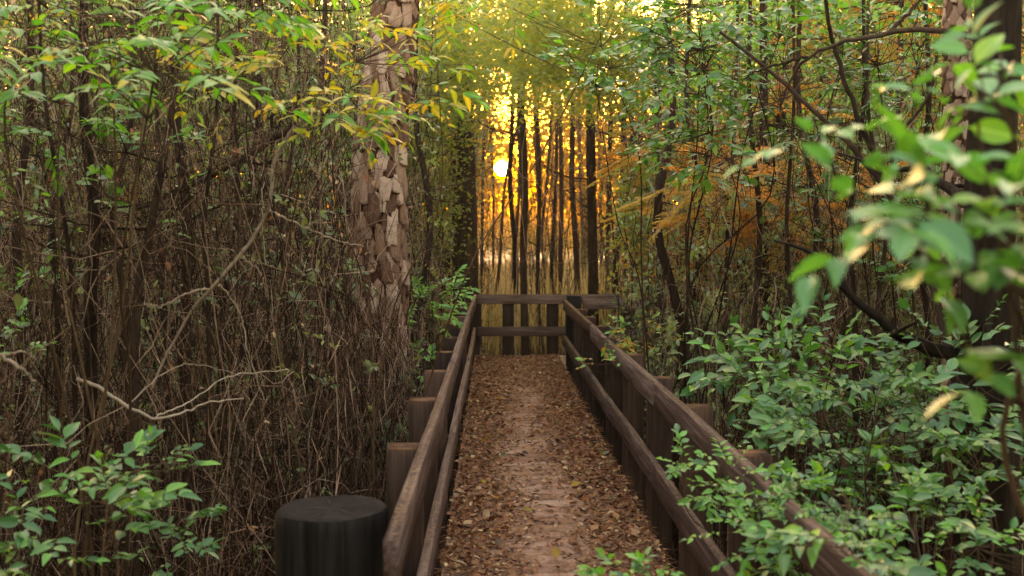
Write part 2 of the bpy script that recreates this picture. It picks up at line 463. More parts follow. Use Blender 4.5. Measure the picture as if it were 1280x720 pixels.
# ------------------------------------------------------------ wooden pieces
def beam(a, b, w_, h_, jit=0.0, seg=6, ends=True, rag=0.0):
    """a wooden piece from a to b (centre line), w_ sideways, h_ upwards, chamfered, slightly worn"""
    a, b = np.array(a, float), np.array(b, float)
    d = nrm(b - a)
    up = np.array([0, 0, 1.0]) if abs(d[2]) < 0.9 else np.array([0, 1.0, 0])
    s = nrm(np.cross(d, up)); u = np.cross(s, d)
    c = min(w_, h_) * 0.055
    prof = [(-w_ / 2 + c, -h_ / 2), (w_ / 2 - c, -h_ / 2), (w_ / 2, -h_ / 2 + c), (w_ / 2, h_ / 2 - c), (w_ / 2 - c, h_ / 2), (-w_ / 2 + c, h_ / 2), (-w_ / 2, h_ / 2 - c), (-w_ / 2, -h_ / 2 + c)]
    ph = random.random() * 9
    V = []
    for i in range(seg + 1):
        t = i / seg
        p = a + (b - a) * t
        off = s * jit * math.sin(ph + t * 5) + u * jit * math.sin(ph * 2 + t * 4)
        for (x, y) in prof:
            V.append(p + off + s * (x + rag * random.uniform(-1, 1)) + u * (y + rag * random.uniform(-1, 1)))
    n = 8
    q = [(i * n + k, i * n + (k + 1) % n, (i + 1) * n + (k + 1) % n, (i + 1) * n + k) for i in range(seg) for k in range(n)]
    caps = [tuple(reversed(range(n))), tuple(seg * n + k for k in range(n))]
    return np.array(V), [np.array(q), np.array(caps)]


def beam_obj(name, a, b, w_, h_, mat, parent, **k):
    V, f = beam(a, b, w_, h_, **k)
    mb = MB(); mb.add(V - np.array(parent.location), f, random.random() * 0.2)
    return mb.build(name, mat, parent)


XL, XR = -0.265, 0.92       # inner faces of the two rails
YF = 14.6                   # far rail
YC = 13.4                   # corner where the walk turns right

walk = empty("boardwalk", (0.33, 0, 0))
tag(walk, "narrow plank boardwalk covered in brown fallen leaves", None, None, 'structure')
y = 1.2
pl_mesh = []
for k in range(5):
    V, f = beam((-0.61, 0, -0.02), (0.595, 0, -0.02), 0.138, 0.036, jit=0.0015, rag=0.0015)
    V2 = V.copy()
    mb = MB(); mb.add(V2, f, k / 5)
    pl_mesh.append(mb.mesh("plank", M['deck']))
while y < YC - 0.05:
    o = link("plank", random.choice(pl_mesh), walk, (0.005 * random.uniform(-1, 1), y, random.uniform(-.002, .002)))
    o.rotation_euler.z = random.uniform(-.004, .004)
    y += 0.1425
mb = MB(); V, f = beam((-0.64, 0, -0.02), (0.64, 0, -0.02), 0.138, 0.036, jit=0.0015, rag=0.0015); mb.add(V, f, 0.1)
side_mesh = mb.mesh("plank", M['deck'])
x = -0.22
while x < 4.4:
    o = link("plank", side_mesh, walk, (x - 0.33, (YC + YF) / 2 + .02, random.uniform(-.002, .002)))
    o.rotation_euler.z = R(90) + random.uniform(-.004, .004)
    x += 0.145
for xx in (XL + 0.08, 0.33, XR - 0.08):
    beam_obj("joist", (xx, 1.1, -0.15), (xx, YC, -0.15), 0.05, 0.19, M['post'], walk)
for yy in (YC + 0.15, YF - 0.1):
    beam_obj("joist", (-.25, yy, -0.15), (4.4, yy, -0.15), 0.05, 0.19, M['post'], walk)


def railing(label, pts_posts, board_a, board_b, side, mat, axis='y', post_w=0.145):
    """side: unit vector pointing outward from the walk"""
    a = np.array(board_a, float); b = np.array(board_b, float)
    root = empty("wooden_railing", (a[0], a[1], 0))
    tag(root, label, "railing", "board railings along the boardwalk")
    L = np.linalg.norm(b - a)
    nseg = max(1, round(L / 4.2))
    side = np.array([*side, 0.0])
    for (z0, z1) in ((0.765, 0.905), (0.285, 0.425)):
        for i in range(nseg):
            p = a + (b - a) * (i / nseg) + side * 0.021; q = a + (b - a) * ((i + 1) / nseg - 0.004 / L * 1.0) + side * 0.021
            p[2] = q[2] = (z0 + z1) / 2 + random.uniform(-.003, .003)
            beam_obj("top_board" if z0 > .5 else "lower_board", p, q, 0.042, z1 - z0, mat, root, jit=0.003, seg=14, rag=0.0012)
    for (px_, py_, h_) in pts_posts:
        c = np.array([px_, py_, 0]) + side * (0.043 + post_w / 2 + 0.002)
        beam_obj("post", (c[0], c[1], ground_h(np.array([c[0]]), np.array([c[1]]))[0] - 0.3), (c[0] + random.uniform(-.006, .006), c[1], h_), post_w, post_w, M['post'], root, jit=0.002, seg=7, rag=0.0025)
    return root


railing("long wooden railing on the left side of the boardwalk, beside the round black piling",
        [(XL, yy, 0.865 + random.uniform(-.01, .01)) for yy in (4.2, 5.35, 6.5, 7.65, 8.8, 9.95, 11.1, 12.25, 13.4)], (XL, 2.73, 0), (XL, YF, 0), (-1, 0), M['rail'])
railing("long wooden railing on the right side of the boardwalk, overgrown with leaves near its end",
        [(XR, yy, 0.875 + random.uniform(-.01, .01)) for yy in (3.97, 5.05, 6.2, 7.35, 8.5, 9.65, 10.8, 12.0)], (XR, 1.9, 0), (XR, YC, 0), (1, 0), M['rail'])
railing("cross railing closing off the far end of the boardwalk in front of the sunlit trunks",
        [(0.2, YF, 0.84), (0.86, YF, 0.84), (2.0, YF, 0.84), (3.1, YF, 0.84), (-0.3, YF, 0.84)], (XL + .004, YF, -0.03), (4.0, YF, -0.03), (0, 1), M['rail_x'], post_w=0.17)
railing("short dark railing running right from the corner post, half hidden by foliage",
        [(2.2, YC, 0.87), (3.3, YC, 0.87)], (XR + 0.27, YC + 0.06, 0), (4.0, YC + 0.06, 0), (0, -1), M['rail_x'])
cp = empty("corner_post", (XR + 0.15, YC + 0.03, 0))
tag(cp, "thick dark corner post where the right railing ends and the boardwalk turns", "post")
beam_obj("timber", (cp.location.x, cp.location.y, GZ - 0.3), (cp.location.x, cp.location.y, 0.955), 0.2, 0.2, M['piling'], cp, seg=8, rag=0.003)


# round piling at lower left
def piling(loc, r, top, label):
    root = empty("round_piling", (loc[0], loc[1], 0))
    tag(root, label, "piling")
    n, rings = 96, []
    zs = [GZ - 0.3, -0.2, 0.0, 0.2, 0.4, 0.6, 0.75, top - .05, top - .018, top - .006]
    a = np.arange(n) / n * 2 * np.pi
    lobes = 0.007 * np.sin(a * 2 + 1) + 0.003 * np.sin(a * 5 + 2) + 0.0015 * np.sin(a * 17)
    V = []
    for z in zs:
        rr = (r + lobes) * (1.0 if z < top - .03 else (0.99 if z < top - .01 else 0.965)) + 0.0025 * np.sin(a * 31 + 3 * z) * (z < top - .01)
        V.append(np.stack([rr * np.cos(a), rr * np.sin(a), np.full(n, z)], -1))
    V = np.concatenate(V); i = np.arange(len(zs) * n).reshape(len(zs), n)
    q = np.stack([i[:-1], np.roll(i, -1, 1)[:-1], np.roll(i, -1, 1)[1:], i[1:]], -1).reshape(-1, 4)
    mb = MB(); mb.add(V, [q]); mb.build("shaft", M['piling'], root, smooth=True)
    # cut top with shallow growth rings and a slight dish
    V = []; kr = 12
    for j in range(kr + 1):
        t = 1 - j / kr
        rr = (r + lobes * t) * 0.965 * max(t, 0.001)
        z = top - .0058 - 0.004 * (1 - t) + 0.0016 * (j % 2) + 0.003 * np.sin(a * 2 + 1) * t * (j > 0)
        V.append(np.stack([rr * np.cos(a), rr * np.sin(a), z * np.ones(n)], -1))
    V = np.concatenate(V); i = np.arange((kr + 1) * n).reshape(kr + 1, n)
    q = np.stack([i[:-1], np.roll(i, -1, 1)[:-1], np.roll(i, -1, 1)[1:], i[1:]], -1).reshape(-1, 4)
    mb = MB(); mb.add(V, [q]); mb.build("cut_top", M['cut'], root)
    mb = MB()          # checks splitting outward from the heart
    for ang, r0_, r1_ in ((.4, .02, .15), (1.9, .03, .12), (3.3, .01, .15), (4.4, .03, .10), (5.5, .02, .13)):
        t_ = np.linspace(r0_, r1_, 9); w_ = .0022 * np.sin(np.linspace(.2, 3.0, 9)) + .0004
        an = ang + .05 * np.sin(t_ * 60)
        c_ = np.stack([t_ * np.cos(an), t_ * np.sin(an), np.full(9, top - .0035)], -1)
        sd = np.stack([-np.sin(an), np.cos(an), np.zeros(9)], -1) * w_[:, None]
        VV = np.concatenate([c_ - sd, c_ + sd]); ii = np.arange(8)
        mb.add(VV, [np.stack([ii, ii + 1, ii + 10, ii + 9], -1)])
    mb.build("crack", M['piling'], root)


piling((-0.53, 3.22), 0.173, 0.872, "thick black round piling with a flat cut top beside the left railing")

# ------------------------------------------------------------ fallen leaves on the walk
def litter():
    mb = MB()
    N = 56000
    yy = 1.6 + 12.9 * rng.random(N) ** 0.85
    # denser at the sides, worn strip in the middle
    u = rng.random(N)
    worn = 0.30 + 0.05 * np.sin(yy * 1.3) + 0.04 * np.sin(yy * 3.1)
    xx = XL + (XR - XL) * u
    keep = rng.random(N) < np.clip(0.07 + .9 * (np.abs(xx - worn) / 0.34) ** 1.5, 0, 1)
    keep |= (yy > 11.5) & (rng.random(N) < .5)
    xx, yy = xx[keep], yy[keep]; n = len(xx)
    edge = np.clip((np.abs(xx - 0.33) - 0.25) / 0.35, 0, 1)
    z = 0.004 + rng.random(n) * (0.008 + 0.028 * edge)
    a = rng.random(n) * 6.283
    tilt = 0.25 + 0.5 * edge
    nn = np.stack([rng.normal(0, 1, n) * tilt, rng.normal(0, 1, n) * tilt, np.ones(n)], -1)
    d = np.stack([np.cos(a), np.sin(a), rng.normal(0, .12, n)], -1)
    size = rng.uniform(.014, .038, n) * rng.choice([1, 1, 1.4], n)
    A = frames(np.stack([xx, yy, z], -1), d, nn, size, 1.1)
    stamp(mb, CRUMPLE, A[: n // 2]); stamp(mb, FLAKE, A[n // 2:])
    # side walk
    n = 900
    p = np.stack([rng.uniform(.9, 3.5, n), rng.uniform(YC, YF, n), rng.uniform(.005, .03, n)], -1)
    stamp(mb, FLAKE, frames(p, rng.normal(0, 1, (n, 3)) * [1, 1, .1], np.array([0, 0, 1.0]) + rng.normal(0, .4, (n, 3)), rng.uniform(.03, .06, n)))
    o = mb.build("leaf_litter", M['litter'])
    tag(o, "brown leaf litter lying thick along both sides of the boardwalk planks", "leaf litter", kind='stuff')
    # pine needles
    mb = MB(); n = 30000
    yy = 1.6 + 12.5 * rng.random(n) ** 1.2
    xx = XL + (XR - XL) * np.where(rng.random(n) < .75, rng.beta(.6, .6, n), rng.random(n))
    a = rng.random(n) * 6.283
    L = rng.uniform(.04, .11, n)
    d = np.stack([np.cos(a), np.sin(a), rng.normal(0, .06, n)], -1)
    A = frames(np.stack([xx, yy, rng.uniform(.006, .03, n)], -1), d, np.array([0, 0, 1.0]) + rng.normal(0, .5, (n, 3)), L)
    A[:, :, 0] *= 0.055
    stamp(mb, DIA, A)
    o = mb.build("pine_needles", M['needle'])
    tag(o, "rusty pine needles scattered among the leaves on the boardwalk", "pine needles", kind='stuff')
    # larger leaves that can be told apart
    me = {}
    for k, mn in enumerate(("litter", "gold", "sage")):
        me[mn] = np_mesh("fallen_leaf", CRUMPLE[0] * [1.15, 1, .7], CRUMPLE[1], M[mn], None, CRUMPLE[2], smooth=True)
    for i in range(170):
        yv = 3.6 + 7.5 * random.random() ** 1.5
        xv = random.uniform(XL + .02, XR - .02)
        mn = random.choices(("litter", "gold", "sage"), (20, 2, 1))[0]
        o = link("fallen_leaf", me[mn], None, (xv, yv, 0.018 + .012 * random.random()))
        s = random.uniform(.05, .085)
        o.scale = (s, s, s); o.rotation_euler = (random.gauss(0, .3), random.gauss(0, .3), random.random() * 6.28)
        lab = {"litter": "curled brown leaf lying on the boardwalk planks", "gold": "yellow leaf lying among the brown leaves on the boardwalk", "sage": "pale grey green leaf lying on the boardwalk planks"}[mn]
        tag(o, lab, "fallen leaf", {"litter": "brown fallen leaves on the boardwalk", "gold": "yellow fallen leaves on the boardwalk", "sage": "pale fallen leaves on the boardwalk"}[mn])


litter()


# ------------------------------------------------------------ trunks
def trunk_mesh(path, radii, mat, name="trunk", sides=18, K=40, ridge=0.06, seed=0.0, flare=0.0):
    P = smooth_path(path, K)
    rr = np.interp(np.linspace(0, 1, K), np.linspace(0, 1, len(radii)), radii)
    V, q = tubes(P[None], rr[None], sides)
    V = V.reshape(K, sides, 3)
    c = P[:, None, :]
    a = np.arange(sides)[None, :]
    z = np.arange(K)[:, None]
    n = ridge * (np.sin(a * 2.4 + seed + 0.5 * np.sin(z * .7)) + 0.7 * np.sin(a * 5.1 + z * .35 + seed) + 0.5 * rng.normal(0, 1, (K, sides)))
    V = c + (V - c) * (1 + n[..., None])
    mb = MB(); mb.add(V.reshape(-1, 3), [q], 0.0)
    return mb


def limb_mb(mb, path, r0, r1, K=14, sides=6, wob=0.0):
    P = smooth_path(path, K)
    if wob: P[1:-1] += rng.normal(0, wob, (K - 2, 3))
    V, q = tubes(P[None], np.linspace(r0, r1, K)[None], sides)
    mb.add(V, [q], random.random())
    return P


# the big flaking pine left of the walk
def pine(base_px, d, pts, radii, label, plates=True, nparts=300, seed=0, zr=(0.5, 4.4), psize=0.12):
    P = [at(px, py, d) for px, py in pts]
    P[0][2] = ground_h(P[0][:1], P[0][1:2])[0] - 0.2
    loc = np.array([P[0][0], P[0][1], 0])
    root = empty("pine_tree", loc); tag(root, label, "pine tree")
    mb = trunk_mesh(P, radii, M['pineinner'], K=60, sides=28, ridge=0.015)
    mb.V = [v - loc for v in mb.V]
    mb.build("trunk", M['pineinner'], root, smooth=True)
    path = smooth_path(P, 200)
    rr = np.interp(np.linspace(0, 1, 200), np.linspace(0, 1, len(radii)), radii)
    shapes = []
    r = random.Random(seed)
    for k in range(14):
        n = 15
        js = [r.uniform(-1, 1) for _ in range(n)]
        def ring(sc, zz):
            out = []
            for i in range(n):
                a = (i + .35 * js[(i + 3) % n]) / n * 2 * math.pi
                q = 1 + .2 * js[i]
                ca, sa = math.cos(a), math.sin(a)
                m_ = (abs(ca) ** 4 + abs(sa) ** 4) ** (-1 / 4)      # squarish flakes
                wv = .8 + .2 * math.sin(k + 2.2 * sa)               # narrower at one end
                out.append((sc * q * m_ * ca * 0.52 * wv, sc * q * m_ * sa * 0.62, zz + .012 * r.uniform(-1, 1)))
            return out
        V = ring(1.04, -0.24) + ring(1.04, 0.05) + ring(1.0, 0.07) + ring(.45, .075)
        V.append((0, 0, 0.07))
        q = []
        for j in range(3):
            for i in range(n):
                q.append((j * n + i, j * n + (i + 1) % n, (j + 1) * n + (i + 1) % n, (j + 1) * n + i))
        t3 = [(3 * n + i, 3 * n + (i + 1) % n, 4 * n) for i in range(n)]
        V = np.array(V)
        V[:, 2] += -0.13 * V[:, 1] + r.uniform(-.09, .09) * V[:, 0]   # lower lip lifts off the trunk
        V[:, 2] -= (V[:, 0] ** 2) * 0.28
        V *= psize
        V += np.random.default_rng(k).normal(0, .0010, V.shape)
        shapes.append((V, [np.array(q), np.array(t3)]))
    mes = [np_mesh("bark_plate", v, f, M['pinebark']) for v, f in shapes]
    rest = MB(); cnt = 0
    z = zr[0]; row = 0
    cand = []
    while z < zr[1]:
        i = int(np.clip(np.searchsorted(path[:, 2], z), 1, 199))
        c = path[i]; rad = rr[i]
        ncol = max(5, int(2 * math.pi * rad / (psize * .86)))
        for k in range(ncol):
            a = (k + 0.5 * (row % 2) + r.uniform(-.18, .18)) / ncol * 2 * math.pi
            out = np.array([math.cos(a), math.sin(a), 0])
            cand.append((c + np.array([0, 0, r.uniform(-.05, .05)]) + out * (rad + (.008 + r.uniform(-.012, .016)) * psize / .11), out, r.uniform(.7, 1.15), r.uniform(.9, 1.7), r.uniform(-.15, .15)))
        z += psize * 1.02; row += 1
    cam_dir = nrm(EYE * [1, 1, 0] - loc)
    order = sorted(range(len(cand)), key=lambda i: -float(cand[i][1] @ cam_dir))
    for j, i in enumerate(order):
        p, out, sx, sy, tw = cand[i]
        zax = out; yax = np.array([0, 0, 1.0]); xax = np.cross(yax, zax)
        cx_ = math.cos(tw); sx_ = math.sin(tw)
        X = (xax * cx_ + yax * sx_); Y = (yax * cx_ - xax * sx_)
        Mx = np.stack([X * sx, Y * sy, zax, p - loc], -1)
        k = r.randrange(14)
        if j < nparts:
            o = bpy.data.objects.new("bark_plate", mes[k]); COL.objects.link(o); o.parent = root
            m = np.eye(4); m[:3, :4] = Mx; o.matrix_basis = Matrix(m.tolist())
        else:
            V, f = shapes[k]
            rest.add(V @ Mx[:, :3].T + Mx[:, 3], f, r.random()); cnt += 1
    if cnt:
        tag(rest.build("bark_flakes", M['pinebark'], root), kind='stuff')
    return root


pine(None, 8.0, [(472, 760), (474, 420), (474, 220), (484, 100), (496, -20), (505, -160)], [.235, .21, .2, .176, .15, .14],
     "thick pine with pinkish tan flaking bark plates standing left of the boardwalk", psize=0.112, zr=(.2, 4.3))
pine(None, 5.2, [(1200, 900), (1196, 420), (1196, 200), (1196, 0), (1196, -160)], [.07, .066, .062, .058, .055],
     "slim pale pine trunk with grey flaky bark at the right edge behind the blurred leaves", nparts=220, seed=4, zr=(.8, 3.6), psize=0.045)


def tree(label, pts, d, radii, limbs=6, mat='bark', seed=0, limb_len=1.2, name="bare_tree", cat="tree", sides=12, K=26, group=None, twigs=3, dz=None, up=0.7):
    """pts are (px, py) up the trunk, d its distance; limbs are parts of their own"""
    r = np.random.default_rng(seed)
    ds = d if isinstance(d, (list, tuple)) else [d] * len(pts)
    P = [at(px, py, dd) for (px, py), dd in zip(pts, ds)]
    P[0][2] = ground_h(P[0][:1], P[0][1:2])[0] - 0.15
    loc = np.array([P[0][0], P[0][1], 0])
    root = empty(name, loc); tag(root, label, cat, group)
    P = [p - loc for p in P]
    mb = trunk_mesh(P, radii, None, K=K, sides=sides, ridge=0.05, seed=seed)
    mb.build("trunk", M[mat], root, smooth=True)
    path = smooth_path(P, 60)
    for i in range(limbs):
        j = int(r.integers(14, 58)); p0 = path[j]
        a = r.random() * 6.283
        L = limb_len * r.uniform(.5, 1.2)
        dirv = np.array([math.cos(a), .6 * math.sin(a), up * r.uniform(.3, 1.2)])
        p2 = p0 + dirv * L; p1 = p0 + dirv * L * .5 + np.array([0, 0, -.1 * L]) + r.normal(0, .05 * L, 3)
        rad = radii[-1] * r.uniform(.25, .5) + .003
        lb = MB(); Q = limb_mb(lb, [p0, p1, p2], rad, rad * .3, 10, 5, .008 * L)
        for t in range(twigs):
            q0 = Q[int(r.integers(3, 9))]
            q2 = q0 + (dirv + r.normal(0, .7, 3)) * L * .35
            limb_mb(lb, [q0, (q0 + q2) / 2 + r.normal(0, .03, 3), q2], rad * .4, rad * .12, 6, 4, .01 * L)
        lb.build("branch", M[mat], root, smooth=True)
    return root


# dark trunk at the far end, left of the sun gap
tree("stout dark trunk at the far left end of the boardwalk beside the golden gap", [(584, 460), (582, 380), (580, 250), (576, 120), (570, -10), (566, -120)], 16.5, [.24, .22, .20, .19, .17, .16], 7, seed=5, limb_len=.8)
# slender trunks inside the golden gap: px at base, px at y 130, width px, distance, tone
gap = [(600, 606, 6, 30, "leaning thin trunk just left of the sun"), (606, 652, 6, 22, "thin trunk slanting up to the right below the sun"), (640, 641, 9, 21, "slim straight trunk directly right of the sun"), (645, 648, 7, 27, "thin pale trunk between two darker ones right of the sun"),
       (658, 652, 14, 18.5, "thickest dark trunk in the middle of the golden gap"), (676, 671, 8, 20, "slim trunk in line with the second bright spot"), (690, 696, 7, 25, "thin curved trunk left of the corner post"), (703, 700, 9, 24, "dark slim trunk rising over the corner post"),
       (719, 716, 11, 22, "straight trunk just right of the corner post"), (742, 738, 19, 19, "broad dark trunk above the short right railing"), (757, 764, 9, 23, "slim trunk at the right border of the golden gap"), (681, 668, 5, 34, "very thin far trunk behind the middle of the gap"),
       (622, 611, 5, 38, "very thin far trunk under the sun"), (668, 690, 6, 32, "far trunk leaning right in the golden gap"), (730, 724, 6, 36, "far thin trunk left of the broad dark trunk"), (772, 780, 12, 21, "brown trunk right of the golden gap among leaves"), (796, 790, 8, 24, "second brown trunk right of the golden gap"),
       (546, 552, 12, 20, "brown trunk left of the stout dark trunk"), (528, 520, 9, 23, "slimmer brown trunk between the pine and the stout dark trunk")]
for i, (b, tpx, w_, d, lab) in enumerate(gap):
    rb = w_ * d / F / 2 * .68
    m_ = random.uniform(-5, 5)
    tree(lab, [(b, 470), (b + (tpx - b) * .3 + m_, 340), (b + (tpx - b) * .6 - m_ * .6, 230), (tpx, 130), (tpx + (tpx - b) * .4, -10), (tpx + (tpx - b) * .8, -120)], d,
         [rb * 1.25, rb, rb * .95, rb * .85, rb * .7, rb * .5], 7, seed=20 + i, limb_len=1.6, sides=9, name="slender_tree")

# dark trunk at the right edge and the limbs that cross the upper right
tree("big dark trunk near the right edge behind the blurred leaves", [(1228, 1000), (1230, 560), (1236, 330), (1240, 180), (1246, 40), (1250, -120)], 4.4, [.13, .115, .105, .10, .095, .09], 4, seed=51, limb_len=.9, sides=16, mat='darkbark')


def branch_thing(name, label, strands, mat, group=None, cat="branch"):
    """strands: list of (points [(px,py,d)], r0, r1); the first is the main one, the others are parts"""
    loc = at(*strands[0][0][0])
    root = empty(name, loc); tag(root, label, cat, group)
    for i, (pts, r0, r1) in enumerate(strands):
        mb = MB(); limb_mb(mb, [at(*p) - loc for p in pts], r0, r1, 26, 7, .003)
        mb.build("stem" if i == 0 else "side_branch", M[mat], root, smooth=True)
    return root


branch_thing("forked_branch", "dark forked bough curving down in front of the orange foliage",
             [([(900, 40, 5.2), (960, 88, 5.1), (1020, 140, 5.0), (1065, 185, 5), (1108, 240, 5), (1150, 320, 5), (1190, 450, 4.8), (1205, 640, 4.7)], .008, .022),
              ([(1030, -20, 4.9), (1040, 50, 5), (1062, 120, 5), (1090, 190, 5), (1108, 235, 5)], .009, .015),
              ([(1108, 240, 5), (1125, 170, 5), (1160, 120, 5), (1170, 70, 5)], .012, .006)], 'bark')
branch_thing("arching_branch", "long arching branch with a bent tip reaching left across the upper right",
             [([(1250, 60, 4.4), (1180, 38, 4.5), (1110, 42, 4.6), (1050, 55, 4.7), (1010, 72, 4.8), (985, 105, 4.9), (975, 140, 5)], .016, .004),
              ([(1010, 72, 4.8), (960, 84, 4.9), (925, 100, 5)], .008, .003),
              ([(1110, 42, 4.6), (1150, 0, 4.6), (1170, -30, 4.6)], .010, .005)], 'bark')
branch_thing("leaning_pole", "pale broken pole leaning diagonally across the left thicket",
             [([(170, 262, 5.6), (240, 232, 5.5), (300, 200, 5.4), (340, 175, 5.4), (368, 158, 5.3)], .010, .022),
              ([(300, 200, 5.4), (330, 205, 5.3), (352, 196, 5.2)], .010, .004)], 'bark')
branch_thing("dead_branch", "bare pale branch zigzagging down from the broken pole through the left thicket",
             [([(370, 158, 4.9), (343, 202, 4.9), (335, 262, 4.8), (300, 320, 4.7), (262, 362, 4.6), (232, 400, 4.6), (190, 485, 4.5)], .011, .006),
              ([(335, 262, 4.8), (375, 282, 4.8), (420, 300, 4.9), (455, 308, 5)], .006, .002),
              ([(262, 362, 4.6), (235, 366, 4.5), (205, 382, 4.5), (180, 380, 4.4)], .006, .003),
              ([(300, 320, 4.7), (325, 340, 4.7), (333, 372, 4.7)], .005, .002),
              ([(343, 202, 4.9), (328, 240, 4.9), (332, 330, 4.8)], .003, .002),
              ([(275, 355, 4.6), (300, 392, 4.6), (310, 440, 4.5), (330, 500, 4.4)], .004, .002)], 'paletwig')
branch_thing("fallen_branch", "pale crooked branch lying low across the left thicket",
             [([(96, 473, 4.2), (125, 485, 4.2), (160, 508, 4.1), (195, 522, 4.1), (230, 515, 4.2), (262, 502, 4.3), (305, 498, 4.4)], .009, .003),
              ([(195, 522, 4.1), (240, 500, 4.2), (290, 470, 4.3), (360, 462, 4.5)], .004, .002),
              ([(160, 508, 4.1), (200, 470, 4.2), (240, 455, 4.3), (300, 470, 4.4)], .003, .0015)], 'paletwig')
branch_thing("hooked_branch", "thick grey branch jutting in low at the left edge",
             [([(-40, 420, 3.4), (0, 445, 3.4), (28, 462, 3.4), (45, 477, 3.45)], .010, .004), ([(0, 445, 3.4), (30, 440, 3.5), (45, 450, 3.5)], .005, .002)], 'paletwig')

# individual saplings standing in the left and right thickets
sap = [(118, 108, 16, 5.0), (146, 160, 9, 5.2), (236, 222, 14, 5.6), (168, 214, 11, 4.8), (64, 84, 8, 5.6), (206, 196, 7, 6.2), (20, 34, 12, 6.0), (282, 296, 7, 6.6), (326, 318, 9, 7.4), (392, 404, 7, 8.6), (420, 410, 9, 9.5), (352, 368, 6, 6.0), (530, 524, 9, 11), (96, 60, 6, 4.6), (255, 268, 6, 5.2), (300, 340, 5, 7),
       (838, 834, 12, 8.0), (870, 864, 7, 9), (905, 918, 6, 8), (948, 940, 8, 7), (985, 990, 6, 6.6), (1018, 1004, 9, 7.2), (1062, 1075, 7, 6.4), (1105, 1090, 6, 6.2), (1150, 1155, 9, 6.5), (1268, 1262, 8, 5.2)]
for i, (b, tpx, w_, d) in enumerate(sap):
    rb = w_ * d / F / 2; m_ = random.uniform(-16, 16)
    side = "left" if b < 600 else "right"
    kind = "stout dark" if w_ > 11 else ("slim brown" if w_ > 7 else "very thin brown")
    tree(f"{kind} sapling stem rising out of the {side} thicket", [(b, 800 if d < 7 else 560), (b + m_, 430), (b + (tpx - b) * .5 - m_, 280), (tpx + m_ * .5, 140), (tpx + (tpx - b) * .3, 0), (tpx, -120)], d,
         [rb * 1.2, rb, rb * .9, rb * .75, rb * .6, rb * .4], 5, seed=80 + i, limb_len=.8, sides=8, up=.35, name="sapling", cat="sapling", group=f"{kind} sapling stems in the {side} thicket")


